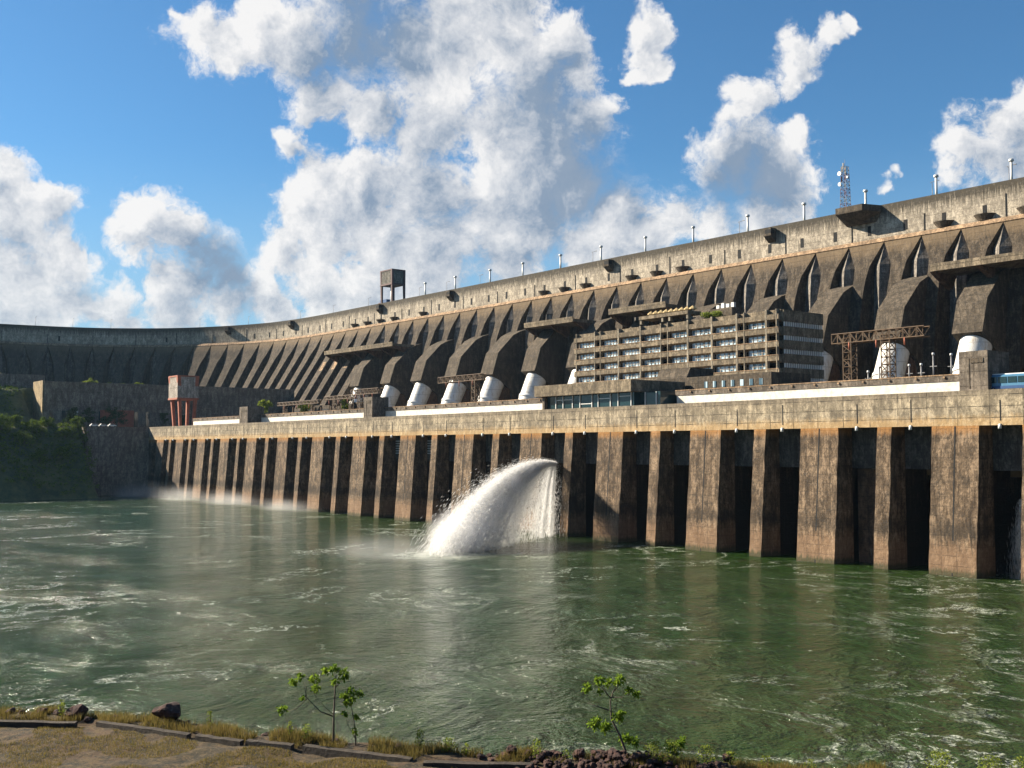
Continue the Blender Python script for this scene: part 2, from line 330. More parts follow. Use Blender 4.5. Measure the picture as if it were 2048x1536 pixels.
# ------------------------------------------------------------------ dam
ctrl = [(-110,-162),(67,-158),(160,-156),(287,-153),(383,-151),(518,-147.5),(575,-146),(617,-141.5),(646,-134),(678,-119.5),(709,-99),(733,-73),(754,-36),(765,22),(768,80),(766,140)]
def catmull(pts, step=4.0):
    out_ = []
    P = [pts[0]]+list(pts)+[pts[-1]]
    for i in range(1, len(P)-2):
        a, b_, c, d = [Vector(q_) for q_ in P[i-1:i+3]]
        n = max(2, int((c-b_).length/step))
        for k in range(n):
            s = k/n
            out_.append(0.5*((2*b_)+(c-a)*s+(2*a-5*b_+4*c-d)*s*s+(3*b_-a-3*c+d)*s**3))
    out_.append(Vector(pts[-1])); return out_
cp = catmull([Vector(c_) for c_ in ctrl]); cl = [0.0]
for i in range(1, len(cp)): cl.append(cl[-1]+(cp[i]-cp[i-1]).length)
SOFF = -110.0; SMAX = cl[-1]+SOFF-1
def crest(s):
    s -= SOFF; s = max(0, min(cl[-1]-1e-3, s))
    import bisect
    i = min(len(cp)-2, bisect.bisect_right(cl, s)-1); f = (s-cl[i])/(cl[i+1]-cl[i])
    p = cp[i].lerp(cp[i+1], f)
    a_ = cp[max(0, i-2)]; b_ = cp[min(len(cp)-1, i+3)]; t_ = (b_-a_).normalized()
    return p, t_
def D(s, o, z):
    p, t_ = crest(s); n_ = Vector((-t_.y, t_.x))       # toward the river
    if n_.y < 0 and s < 500: n_ = -n_
    q_ = p+n_*o; return W(q_.x, q_.y, z)
def tipu(k):
    tab = [(-12,-114.0),(0,73.2),(5,151.6),(14,300.4),(18,366.2),(26,497.5),(30,563.0)]
    for (a, b_), (c, d) in zip(tab, tab[1:]):
        if k <= c: return b_+(d-b_)*(k-a)/(c-a)
    return 563.0+(k-30)*16.3
def strip(mb, prof, s0, s1, step=8.0, F=D):
    """profile polyline (o, z) swept along the crest"""
    n = max(1, int((s1-s0)/step)); m_ = len(prof); vs = []
    for i in range(n+1):
        s = s0+(s1-s0)*i/n
        vs += [F(s, o, z) for o, z in prof]
    fs = []
    for i in range(n):
        for k in range(m_-1):
            a = i*m_+k; fs.append((a, a+1, a+m_+1, a+m_))
    mb.add(vs, fs)
SEND = SMAX-2
dam = thing('dam', 'huge curved concrete buttress dam filling the back of the scene', 'dam', W(200, -150, 0))
b_ = MB(); strip(b_, [(-15.5, 60), (-15.5, 119.1), (-14.9, 119.1), (-14.9, 118.2), (-0.6, 118.2), (-0.6, 120), (0, 120), (0, 106.6)], -100, SEND, 5); b_.build('crest_wall', M['band'], dam)
b_ = MB(); strip(b_, [(-14.8, 118.25), (-0.65, 118.25)], -100, SEND); b_.build('crest_road', M['asphalt'], dam)
b_ = MB(); strip(b_, [(0, 107.0), (1.3, 106.9), (2.6, 105.2), (1.4, 104.2)], -100, SEND, 5); b_.build('ledge', M['ledge'], dam)
b_ = MB(); strip(b_, [(1.4, 106.5), (1.9, 96), (2.4, 86), (3.2, 66), (4.2, 38)], -100, SEND, 5); b_.build('head_wall', M['back'], dam)
# ribs
ZP = [105.2, 101, 96, 91, 86, 76, 66, 55, 38]
def ofront(z, deep=True):
    tab = [(105.2, 2.2), (96, 6.6), (86, 12.6), (66, 25.5), (38, 43.5)] if deep else [(105.2, 2.2), (96, 5.2), (86, 8.8), (76, 11.0), (66, 12.3), (38, 14.5)]
    for (a, fa), (c, fc) in zip(tab, tab[1:]):
        if z >= c: return fa+(fc-fa)*(a-z)/(a-c)
    return tab[-1][1]
def oback(z): return {105.2: 1.2, 101: 1.4, 96: 1.7, 91: 1.9, 86: 2.2, 76: 2.6, 66: 3.0, 55: 3.4, 38: 3.9}[z]
def hw(z, wmax=8.15, lo=3.7):
    k_ = 95.0 if lo < 3 else 90.0
    if z >= k_: return lo+(wmax-lo)*((z-k_)/(105.2-k_))**0.95
    return lo-0.4*(k_-z)/50
for k in range(-11, 52):
    s0, s1 = tipu(k), tipu(k+1)
    if s1 > SEND: break
    c_ = (s0+s1)/2; half = (s1-s0)/2
    b_ = MB(); vs = []
    for z in ZP:
        deep = c_ > 484
        h = hw(z, half, 3.7 if deep else 2.7); hb_ = min(half, h+0.7); of_ = ofront(z, deep)
        vs += [D(c_-hb_, oback(z), z), D(c_-h, of_, z), D(c_+h, of_, z), D(c_+hb_, oback(z), z)]
    fs = []
    for i in range(len(ZP)-1):
        for j in range(3): a = i*4+j; fs.append((a, a+1, a+5, a+4))
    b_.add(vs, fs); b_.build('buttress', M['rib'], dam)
# pointed heads: a convex wedge fills each slot between two ribs
for k in range(-10, 51):
    s0 = tipu(k)
    if s0 > SEND-10: break
    halfL, halfR = (s0-tipu(k-1))/2, (tipu(k+1)-s0)/2
    deep = s0 > 490; lo = 3.7 if deep else 2.7; b_ = MB(); vs = []
    for z in ZP:
        d_ = min(3.8, (105.2-z)*0.38)+0.1; a_ = max(0.05, halfL-min(halfL, hw(z, halfL, lo)+.3)); c2 = max(0.05, halfR-min(halfR, hw(z, halfR, lo)+.3))
        vs += [D(s0-a_, oback(z)+0.25, z), D(s0, oback(z)+0.25+d_, z), D(s0+c2, oback(z)+0.25, z)]
    b_.add(vs, [(i*3+j, i*3+j+1, i*3+j+4, i*3+j+3) for i in range(len(ZP)-1) for j in range(2)])
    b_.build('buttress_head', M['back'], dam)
# doors, balconies, joints on the crest wall
b_ = MB()
lowb = [323,307,290,256,240,223,96,81,65.5,526,509,491,474,444]
for k in range(-3, 48):
    c_ = (tipu(k)+tipu(k+1))/2
    if c_ > 640 and k % 5: continue
    b_ = MB(); b_.box(c_-0.75, c_+0.75, -0.6, 0.12, 108.8, 112.6, D); b_.build('doorway', M['dark'], dam)
for c_ in lowb:
    c_ = min(((tipu(k)+tipu(k+1))/2 for k in range(-5, 40)), key=lambda x: abs(x-c_))
    b_ = MB(); F = lambda s, o, z: D(s, o, z)
    n = 8; pts = [(c_+4.0*math.cos(math.pi*i/n), 3.2*math.sin(math.pi*i/n)) for i in range(n+1)]
    for z0, z1, sc0, sc1 in ((107.0, 109.2, 0.55, 1.0),):
        vs = [D(c_+(a-c_)*sc0, o*sc0, z0) for a, o in pts]+[D(a, o, z1) for a, o in pts]
        b_.add(vs, [(i, i+1, i+n+2, i+n+1) for i in range(n)]+[tuple(range(n+1)), tuple(range(2*n+1, n, -1))])
    b_.build('balcony', M['hood'], dam)
for c_ in (274, 410, 175, 489, 608, 678):
    b_ = MB(); b_.box(c_-1.9, c_+1.9, 0.003, 3.4, 115.6, 118.9, D)
    b_.hexa([D(c_-1.9, 0.003, 113.2), D(c_+1.9, 0.003, 113.2), D(c_+1.9, 0.4, 113.2), D(c_-1.9, 0.4, 113.2), D(c_-1.9, 0.003, 115.597), D(c_+1.9, 0.003, 115.597), D(c_+1.9, 3.3, 115.597), D(c_-1.9, 3.3, 115.597)])
    o = b_.build('lookout_box', M['hood'], dam)
    b_ = MB(); b_.box(c_-1.91, c_+1.2, 1.0, 3.42, 116.6, 118.2, D); b_.build('opening', M['dark'], o)
for k in range(-4, 50, 2):
    c_ = tipu(k)
    if c_ > SEND: break
    b_ = MB(); b_.box(c_-0.22, c_+0.22, -0.2, 0.18, 106.4, 114.5+R.uniform(-1, 2), D); b_.build('expansion_joint', M['dark'], dam)
# mast platform
b_ = MB(); c_ = 131.5
vs = []
for z, e in ((119.9, 1.0), (117.4, 1.0), (113.8, 0.35)):
    vs += [D(c_-9*(.6+.4*e), 0.0, z), D(c_-6*e, 8.5*e, z), D(c_+6*e, 8.5*e, z), D(c_+9*(.6+.4*e), 0.0, z)]
b_.add(vs, [(0,1,2,3)]+[(r*4+j, r*4+j+1, r*4+j+5, r*4+j+4) for r in (0, 1) for j in range(3)]+[(8,9,10,11)])
b_.build('mast_platform', M['hood'], dam)
# intake covers (hoods) over every second recess
HC = [42, 73.5, 104, 136, 169, 203, 237, 271, 305, 339.5, 373, 407, 440, 476]
for i, c_ in enumerate(HC):
    b_ = MB(); dz = 0 if c_ < 300 else -1.0
    prof = [(1.5, 90.5), (9.0, 88.2), (14.0, 85.7), (24.0, 76.0), (27.8, 64.5), (16.0, 57.0), (12.0, 40), (2.0, 40)]
    b_.prism(prof, c_-5.4, c_+5.4, D); o = b_.build('intake_cover', M['hood'], dam)
    b_ = MB(); b_.prism([(12.5, 56), (19, 58.5), (24, 50), (25, 40), (12.5, 40)], c_-4.2, c_+4.2, D); b_.build('pipe_saddle', M['brown'], dam)
# galleries bridging the ribs
for (s0, s1, zz) in ((437, 520, 88.5), (275, 312, 88.3), (214, 250, 89.2), (54, 88, 88.8)):
    b_ = MB(); b_.box(s0, s1, 8, 24.5, zz-1.6, zz, D); b_.box(s0, s1, 24.0, 24.6, zz+0.003, zz+1.0, D)
    n = max(2, int((s1-s0)/16))
    o = b_.build('gallery_deck', M['office'], dam)
    for i in range(n+1):
        a = s0+(s1-s0)*i/n; b_ = MB()
        b_.prism([(9, zz-1.603), (23.5, zz-1.603), (21, zz-3.0), (12, zz-7)], a-0.9, a+0.9, D); b_.build('corbel', M['brown'], o)
# orange patches on the buttresses under the far gallery that paint in the sunlit parts of the slope
for k_ in (26, 27, 28):
    s0 = (tipu(k_)+tipu(k_+1))/2
    b_ = MB(); b_.prism([(ofront(84)-1, 84), (ofront(84)+.35, 84), (ofront(74)+.35, 73), (ofront(74)-1, 73)], s0-3.0, s0+1.2, D); b_.build('sunlit_patch', M['ledge'], dam)

# penstocks
PL = {305: 'white penstock pipe just left of the office block, widest of the left row', 339.5: 'white penstock pipe second from the office block on its left', 373: 'white penstock pipe with a lattice gantry in front, third left of the office block',
      407: 'white penstock pipe fourth to the left of the office block', 440: 'white penstock pipe fifth to the left of the office block', 476: 'white penstock pipe farthest left, next to the ribbed buttresses',
      271: 'white penstock pipe mostly hidden behind the left end of the office block', 136: 'white penstock pipe half hidden behind the right end of the office block',
      104: 'white penstock pipe behind the rusty lattice tower right of the office block', 73.5: 'large white penstock pipe behind the concrete block at the right'}
for c_ in (305, 339.5, 373, 407, 440, 476, 271, 136, 104, 73.5, 42, 169, 203, 237):
    if c_ in (42,): lab = 'white penstock pipe at the far right beyond the concrete block'
    elif c_ in (169, 203, 237): lab = 'white penstock pipe hidden behind the middle of the office block'
    else: lab = PL[c_]
    p = thing('penstock', lab, 'pipe', D(c_, 30, 42.5), 'white penstock pipes feeding the powerhouse')
    b_ = MB(); b_.tube([D(c_, 21.3, 63.4), D(c_, 22.1, 61), D(c_, 27.0, 50), D(c_, 30, 42.5)], [5.2, 5.2, 5.2, 5.2], 40); b_.build('pipe', M['pen'], p)
    b_ = MB(); b_.tube([D(c_, 26.5, 51.2), D(c_, 27.1, 49.9)], [5.5, 5.5], 40); b_.build('collar', M['white'], p)
    for s_ in (-1, 1):
        b_ = MB(); b_.box(c_+s_*6.3-0.7, c_+s_*6.3+0.7, 30, 33, 42.6, 47+R.random()*2, D); b_.build('side_block', M['roof'], p)

# ------------------------------------------------------------------ powerhouse
PH = thing('powerhouse', 'long concrete powerhouse with deep bays between piers standing in the water', 'powerhouse', W(200, -40, 0))
UE, UR = 493.0, -70.0
b_ = MB(); b_.prism([(0, 30.7), (0, 37.9), (-0.9, 37.9), (-0.9, 37.0), (-20, 37.0), (-20, 30.7)], UR, UE); b_.build('fascia', M['fascia'], PH)
wide = [-34.4, -0.2, 33.8, 69.2, 105.5, 141.9, 178.4, 214.6, 250.2, 285.3, 318.9, 352.0, 383.7, 414.1, 444.5, 474]
thin = [-50, -16.4, 16.6, 51.4, 87.4, 123.8, 160.5, 196.9, 233.2, 267.8, 301.9, 335.3, 367.2, 399.2, 429.6, 458.8]
def pier(c_, w_, name='pier'):
    b_ = MB(); rows = 14; vs = []; h = w_/2
    for i in range(rows+1):
        z = -4+34.69*i/rows; bat = 2.4*(1-max(z, 0)/30.7)
        j1, j2 = (R.uniform(-.12, .12) for _ in range(2))
        vs += [W(c_-h, -4.9, z), W(c_-h+j1, bat, z), W(c_+h+j2, bat, z), W(c_+h, -4.9, z)]
    b_.add(vs, [(i*4+j, i*4+j+1, i*4+j+5, i*4+j+4) for i in range(rows) for j in range(3)])
    b_.add([W(c_-h, -4.9, -4), W(c_+h, -4.9, -4), W(c_+h, -4.9, 30.69), W(c_-h, -4.9, 30.69)], [(0, 1, 2, 3)])
    b_.build(name, M['pier'], PH)
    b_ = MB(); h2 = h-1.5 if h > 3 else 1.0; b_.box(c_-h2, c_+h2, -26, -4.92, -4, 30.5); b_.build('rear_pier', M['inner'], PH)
for c_ in wide: pier(c_, 10.56)
for c_ in thin: pier(c_, 3.6, 'thin_pier')
b_ = MB(); b_.box(UE-4.5, UE+0.0, -13, 0.0, -4, 30.69); b_.build('end_pier', M['pier'], PH)
# the wide piers carry a joint down the middle
for c_ in wide[:9]:
    b_ = MB(); vs = [W(c_-0.16, 2.46, -1), W(c_+0.16, 2.46, -1), W(c_+0.16, 0.06, 30.6), W(c_-0.16, 0.06, 30.6)]
    b_.hexa([W(c_-.16, 1.9, -1), W(c_+.16, 1.9, -1), W(c_+.16, 2.46, -1), W(c_-.16, 2.46, -1), W(c_-.16, -.5, 30.6), W(c_+.16, -.5, 30.6), W(c_+.16, .06, 30.6), W(c_-.16, .06, 30.6)])
    b_.build('pier_joint', M['dark'], PH)
allc = sorted([(c, 5.28) for c in wide]+[(c, 1.8) for c in thin])
for (a, ha), (c, hc) in zip(allc, allc[1:]):
    u0, u1 = a+ha+0.004, c-hc-0.004
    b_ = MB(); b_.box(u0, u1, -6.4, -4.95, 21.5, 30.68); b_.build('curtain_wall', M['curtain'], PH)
    b_ = MB()
    if abs(a-16.6) < 1 and False: pass
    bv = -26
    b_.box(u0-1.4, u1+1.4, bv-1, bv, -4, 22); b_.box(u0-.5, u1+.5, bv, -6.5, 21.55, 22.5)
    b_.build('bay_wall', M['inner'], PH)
b_ = MB(); b_.box(18.6, 28.3, -7.5, -6.5, -4, 21.4); b_.build('bay_gate', M['brown'], PH)
for (u0, u1) in ((216.6-16, 209.0), (220.1, 231.2)):
    b_ = MB()
    for i in range(6): b_.box(u0, u1, -4.98, -4.8, 24+i*0.9, 24.4+i*0.9)
    b_.build('louvre', M['galv'], PH)
# small lamps under the fascia
for (a, ha), (c, hc) in list(zip(allc, allc[1:])):
    m_ = (a+ha+c-hc)/2; b_ = MB(); b_.tube([W(m_, 0.35, 30.9), W(m_, 0.35, 30.0)], [0.3, 0.36], 8); b_.box(m_-.1, m_+.1, 0.003, .4, 30.8, 31.0)
    b_.build('bay_lamp', M['white'], PH)
    b_ = MB(); b_.box(m_-0.13, m_+0.13, -0.2, 0.05, 31.6, 35.6+R.random()); b_.build('fascia_joint', M['dark'], PH)
# deck, white wall, roof slab
b_ = MB(); b_.box(UR, UE+90, -110, -14.4, 20, 37.6)
b_.build('deck', M['roof'], PH)
for (u0, u1) in ((2.0, 93.0), (146.5, 254.4), (262.0, 372.6), (383.6, 462)):
    b_ = MB(); b_.box(u0, u1, -16, -13.9, 37.0, 40.9); b_.build('white_wall', M['white_wall'], PH)
    b_ = MB(); b_.prism([(-13.7, 40.903), (-13.7, 42.2), (-17, 42.2), (-100, 42.6), (-100, 40.903)], u0-0.5, u1+0.4); b_.build('roof_slab', M['grey'], PH)
    b_ = MB(); b_.box(u0-0.5, u1+0.4, -14.6, -13.65, 42.205, 42.45)
    for i in range(int((u1-u0)/7)): b_.box(u0+i*7+1, u0+i*7+1.5, -13.62, -13.3, 41.6, 42.0)
    b_.build('roof_edge', M['ledge'], PH)
b_ = MB(); b_.box(93.5, 146.3, -100, -27, 37.7, 42.3); b_.build('roof_slab', M['roof'], PH)
b_ = MB(); b_.box(UR, -6.5, -40, -20, 37.61, 43.2); b_.build('rear_wall', M['grey'], PH)
b_ = MB(); b_.box(UR, 2, -100, -40.01, 37.61, 42.5); b_.build('roof_slab', M['roof'], PH)
# concrete cubes on the edge
for (u0, u1, v0, v1, zt, lab) in ((-4.8, 1.6, -13.5, -5, 46.4, 'square concrete shaft head beside the blue bus on the powerhouse deck'), (254.8, 261.6, -15.5, -8, 46.5, 'small concrete shaft head in the middle of the white deck wall left of the penstocks'), (373.2, 383.0, -15.5, -7, 46.2, 'concrete shaft head at the left end of the deck with a shrub growing behind')):
    b_ = MB(); b_.box(u0, u1, v0, v1, 37.0, zt); o = b_.build('shaft_head', M['grey'], None, W((u0+u1)/2, (v0+v1)/2, 37.0)); tag(o, lab, 'concrete block', 'shaft heads along the deck')
    b_ = MB(); b_.box(u0+0.9, u1-2.6, v1-0.3, v1+0.15, zt-2.5, zt-1.5) ; b_.box(u1-2.4, u1-2.2, v1-.3, v1+.1, 38.5, zt-1.5); b_.build('recessed_panel', M['hood'], o)

# ------------------------------------------------------------------ visitor building
vb = thing('visitor_building', 'low grey building with a band of dark glass at the deck edge', 'building', W(120, -8, 37))
b_ = MB(); b_.box(101.5, 145.8, -26, -4.2, 42.2, 45.6); b_.build('roof_beam', M['office'], vb)
b_ = MB(); b_.box(103.0, 142.5, -24, -6.8, 37.0, 42.19); b_.build('glass_wall', M['dglass'], vb)
b_ = MB(); b_.box(142.51, 143.5, -24, -5.6, 37.0, 42.19); b_.build('end_wall', M['grey'], vb)
u_ = 94.6
b_ = MB(); b_.box(94.6, 103.0, -24, -9.0, 37.0, 42.1); b_.build('glass_wall', M['dglass'], vb)
for i, u_ in enumerate([96, 100.5, 104, 109.5, 112.8, 118.2, 121, 126.5, 130, 134.5, 138]):
    b_ = MB(); b_.box(u_-0.14, u_+0.14, -6.79, -6.5, 37.0, 42.18) if u_ > 103 else b_.box(u_-0.14, u_+0.14, -8.99, -8.7, 37.0, 42.08); b_.build('mullion', M['galv'], vb)
for u0, u1, z in ((104.2, 109.3, 41.0), (113, 118, 40.6), (121.2, 126.3, 39.3), (130.2, 137.8, 40.8)):
    b_ = MB(); b_.box(u0, u1, -6.78, -6.62, z, z+0.22); b_.build('transom', M['galv'], vb)
pb = thing('podium_building', 'dark low flat building behind the visitor building at the foot of the office block', 'building', W(100, -40, 42.3))
b_ = MB(); b_.box(70.0, 120.0, -44, -27.0, 42.31, 47.0); b_.build('wall', M['hood'], pb)
b_ = MB(); b_.box(103, 116, -40, -30, 47.0, 50.2); b_.prism([(-30, 47.0), (-30, 50.2), (-28.2, 47.0)], 103, 116); b_.build('stair_head', M['hood'], pb)
for i in range(7):
    b_ = MB(); b_.box(73+i*3.4, 74.2+i*3.4, -27.0, -26.85, 43.6, 45.4); b_.build('window', M['glass'], pb)

# ------------------------------------------------------------------ office block
OV = -62.0; O0, O1 = 94.8, 193.5; FH = 4.32; ZB = 42.4
ob = thing('office_building', 'five-storey concrete office block with ribbon windows standing on the powerhouse roof', 'office building', W(144, -72, ZB))
b_ = MB(); b_.box(O0+1, O1-1, OV-20, OV-2.6, ZB, 69.0); b_.build('core', M['dark'], ob)
cols = [191.9, 181.3, 178.2, 168.3, 156.8, 146.6, 143.2, 133.7, 122.8, 112.0, 108.9, 99.9, 95.8]
rows = [47.6+FH*i for i in range(5)]           # window centres
for i, zc in enumerate(rows):
    z0 = zc+0.95; z1 = zc+FH-0.95
    b_ = MB(); b_.box(O0, O1, OV-20.0, OV, z0, z1 if i < 4 else 69.4)
    b_.prism([(OV+0.003, z0+0.05), (OV+1.1, z0+0.5), (OV+1.1, z1-0.3), (OV+0.003, z1-0.1)], O0+0.2, O1-0.2)
    b_.build('spandrel', M['office'], ob)
b_ = MB(); b_.box(O0, O1, OV-20.0, OV, ZB, rows[0]-0.95); b_.build('spandrel', M['office'], ob)
for i in range(5):
    z = rows[i]-0.95
    b_ = MB(); b_.box(O0+.3, O1-.3, OV+0.004, OV+1.25, z-0.22, z-0.02); b_.build('sill', M['ledge'], ob)
for c_ in cols:
    wd_ = 0.75 if c_ in (168.3, 156.8, 133.7, 122.8, 112.0, 99.9) else 0.32
    b_ = MB(); b_.box(c_-wd_/2, c_+wd_/2, OV+0.01, OV+1.2, ZB, 69.6); b_.build('column', M['column'], ob)
for a, c in zip(cols, cols[1:]):
    if a-c < 4.5: continue
    for zc in rows:
        b_ = MB(); b_.box(c+0.9, a-0.9, OV-0.5, OV-0.2, zc-0.93, zc+0.93); w_ = b_.build('window', M['glass'], ob)
        b_ = MB(); nmul = int((a-c-1.8)/1.6)
        for j in range(nmul+1):
            x = c+0.9+(a-c-1.8)*j/nmul
            b_.box(x-0.1, x+0.1, OV-0.19, OV-0.05, zc-0.93, zc+0.93)
        b_.box(c+0.9, a-0.9, OV-0.19, OV-0.06, zc-0.05, zc+0.05); b_.build('mullions', M['panel'], w_)
# louvred end
for i in range(5):
    zc = rows[i]
    b_ = MB(); n = 18
    for j in range(n): b_.box(O0-0.6, O0-0.2, OV-19.6+j*1.08, OV-19.25+j*1.08, zc-0.7, zc+0.7)
    b_.build('fins', M['white'], ob)
    b_ = MB(); b_.box(O0-0.85, O0-0.003, OV-19.8, OV-0.3, zc+0.75, zc+FH-0.75 if i < 4 else 69.2); b_.build('end_band', M['office'], ob)
# raised pergola frame
b_ = MB()
b_.box(134, 158, OV-6, OV+0.6, 71.8, 73.0); b_.build('canopy_slab', M['office'], ob)
for c_ in (157.4, 146.6, 143.2, 134.6):
    b_ = MB(); b_.box(c_-0.45, c_+0.45, OV-1, OV+0.3, 70.21, 71.79); b_.build('canopy_post', M['column'], ob)
for i in range(9):
    u_ = 136+i*2.55; s = thing('parasol', 'cream canvas parasol on the office roof, '+ORD[i]+' from the right', 'parasol', W(u_, OV-4, 73.0), 'parasols on the office roof')
    b_ = MB(); b_.tube([W(u_, OV-4, 73.0), W(u_, OV-4, 74.6)], 0.12, 6); b_.build('pole', M['galv'], s)
    b_ = MB(); b_.tube([W(u_, OV-4, 73.9), W(u_, OV-4, 74.3), W(u_, OV-4, 75.2)], [1.4, 1.25, 0.05], 8, smooth=False); b_.build('canopy', M['yellow'], s)
b_ = MB(); b_.box(121, 131, OV-13, OV-7, 69.41, 73.4); o = b_.build('roof_hut', M['hood'], None, W(126, OV-10, 69.4)); tag(o, 'small dark plant room on the office roof behind the green shrub', 'roof room')
for i in range(4):
    b_ = MB(); b_.box(122+i*2.2, 123.2+i*2.2, OV-10, OV-9, 73.4, 74.6+R.random()); b_.build('vent', M['galv'], o)

# ------------------------------------------------------------------ lattice gantries
def lattice(mb, a, b, w, n, t_=0.22):
    """square lattice between points a and b, side w"""
    a, b = Vector(a), Vector(b); d = (b-a).normalized(); ref = Vector((0, 0, 1)) if abs(d.z) < 0.9 else Vector((AX, AY, 0))
    x = d.cross(ref).normalized()*w/2; y = d.cross(x).normalized()*w/2
    cs = [x+y, x-y, -x-y, -x+y]
    for c_ in cs: mb.bar(a+c_, b+c_, t_)
    for i in range(n):
        p, q_ = a.lerp(b, i/n), a.lerp(b, (i+1)/n)
        for j in range(4):
            c1, c2 = cs[j], cs[(j+1) % 4]
            mb.bar(p+c1, q_+c2, t_*0.7) if i % 2 else mb.bar(p+c2, q_+c1, t_*0.7)
            mb.bar(q_+c1, q_+c2, t_*0.6)
def gantry(posts, s0, s1, o, zt, lab, w=2.4, zb=42.4):
    g_ = thing('gantry', lab, 'lattice gantry', W(sum(posts)/len(posts), o, zb), 'rusty line gantries below the dam')
    for p in posts:
        b_ = MB(); lattice(b_, W(p, o, zb), W(p, o, zt), w, int((zt-zb)/1.8), 0.3); b_.build('post', M['rust'], g_)
    b_ = MB(); lattice(b_, W(s0, o, zt), W(s1, o, zt), w, int(abs(s1-s0)/2), 0.34); b_.build('beam', M['rust'], g_)
    for i in range(3):
        u_ = s0+(s1-s0)*(0.2+0.3*i); b_ = MB(); b_.tube([W(u_, o+1.3, zt-1.2), W(u_, o+1.3, zt-3.2)], 0.22, 6); b_.build('insulator', M['redsteel'], g_)
gantry((57.5, 45.5), 34, 62.5, -45, 56.2, 'tall rusty lattice gantry in front of the penstock right of the office block', 2.6)
gantry((236,), 230, 262, -45, 54.6, 'rusty lattice gantry in front of the penstock left of the office block')
gantry((330,), 312, 338, -45, 52.5, 'small rusty lattice gantry between the two leftmost penstocks')
gantry((380, 412), 372, 420, -45, 49.5, 'low rusty gantry among bushes at the left end of the powerhouse roof', 1.6)
gantry((345, 362), 340, 372, -48, 51.0, 'low rusty gantry just left of the farthest penstock', 1.6)
# switchgear on the roof
swl = ['grey switchgear post with insulators right of the lattice gantry', 'grey switchgear post with a white head right of the gantry', 'thin grey switchgear post beside the big right-hand penstock', 'short switchgear post at the foot of the lattice gantry', 'squat transformer post between the gantry legs', 'grey breaker post left of the concrete shaft head by the bus']
for i, (u_, h) in enumerate(((40, 5), (33, 7.5), (36.5, 5), (52.5, 4), (49, 5), (28, 7))):
    s = thing('switchgear_post', swl[i], 'switchgear', W(u_, -46, 42.5), 'switchgear posts on the powerhouse roof')
    b_ = MB(); b_.tube([W(u_, -46, 42.5), W(u_, -46, 42.5+h)], 0.22, 8); b_.build('post', M['post'], s)
    b_ = MB(); b_.tube([W(u_, -46, 42.5+h), W(u_, -46, 43.1+h)], [0.4, 0.35], 8); b_.build('head', M['galv'], s)
    b_ = MB(); b_.box(u_-1, u_+1, -46.1, -45.9, 42.5+h*0.6, 42.7+h*0.6); b_.build('crossarm', M['post'], s)
for i in range(7):
    u_ = 352+i*11; h = R.uniform(4, 6.5)
    b_ = MB(); b_.box(u_-4, u_+4, -62, -55, 42.4, 42.4+h)
    o = b_.build('transformer_bay', M['hood'], None, W(u_, -58, 42.4)); tag(o, 'dark concrete transformer bay on the far roof, '+ORD[i]+' left of the farthest penstock', 'transformer bay', 'transformer bays at the far end')
    b_ = MB(); b_.box(u_-3, u_+3, -54.99, -54.8, 42.6, 42.4+h*0.7); b_.build('opening', M['dark'], o)
    b_ = MB(); b_.box(u_+4.4, u_+4.9, -55.5, -54.5, 42.4, 47.5+R.random()*1.5); b_.build('frame_post', M['rust'], o)

# ------------------------------------------------------------------ crest furniture
def pipe_mast(first=[None]):
    s = thing('vent_mast', 'x', 'mast', (0, 0, 0), 'pale vent masts along the dam crest')
    b_ = MB(); b_.tube([(0, 0, 0), (0, 0, 9.6)], [0.50, 0.46], 14); b_.build('pole', M['galv'], s)
    b_ = MB(); b_.tube([(0, 0, 9.6), (0, 0, 9.9), (0, 0, 10.1), (0, 0, 10.6), (0, 0, 10.8)], [0.5, 0.95, 0.95, 0.9, 0.3], 14); b_.build('cap', M['galv'], s)
    b_ = MB(); b_.tube([(0, 0, 0), (0, 0, 0.6)], [0.8, 0.8], 12); b_.build('foot', M['grey'], s)
    return s
LM = [445, 413, 380, 350, 318, 286.5, 255, 224, 192, 162, 132.5, 102, 73]
proto = pipe_mast()
for i, s_ in enumerate(reversed(LM)):
    loc = D(s_+1, -6 if s_ < 400 else -5, 118.2); lab = 'tall pale capped vent mast on the dam crest, '+ORD[i]+' from the right'
    if i == 0: proto.location = loc; proto['label'] = lab
    else: dup(proto, loc, lab)
s = thing('lamp_post', 'x', 'lamp post', (0, 0, 0), 'thin lamp posts along the dam crest')
b_ = MB(); b_.tube([(0, 0, 0), (0, 0, 9.0)], [0.15, 0.1], 6); b_.build('pole', M['post'], s)
b_ = MB(); b_.tube([(0, 0, 8.8), (0.8*AX, 0.8*AY, 9.3), (-2.2*AX, -2.2*AY, 9.5)], 0.1, 5)
b_.build('arm', M['post'], s)
b_ = MB(); b_.box(-2.9, -1.9, -0.25, 0.25, 9.4, 9.62, lambda a, b, z: Vector((AX*a+NX*b, AY*a+NY*b, z))); b_.build('lamp_head', M['post'], s)
TL = [77, 107, 201, 298, 396, 430, 460, 522, 570, 613, 668, 712, 780, 806, 832]
for i, s_ in enumerate(TL):
    if s_ > SEND: break
    loc = D(s_, -10, 118.2); lab = 'thin dark lamp post on the dam crest, '+ORD[i]+' from the right'
    if i == 0: s.location = loc; s['label'] = lab
    else: dup(s, loc, lab)
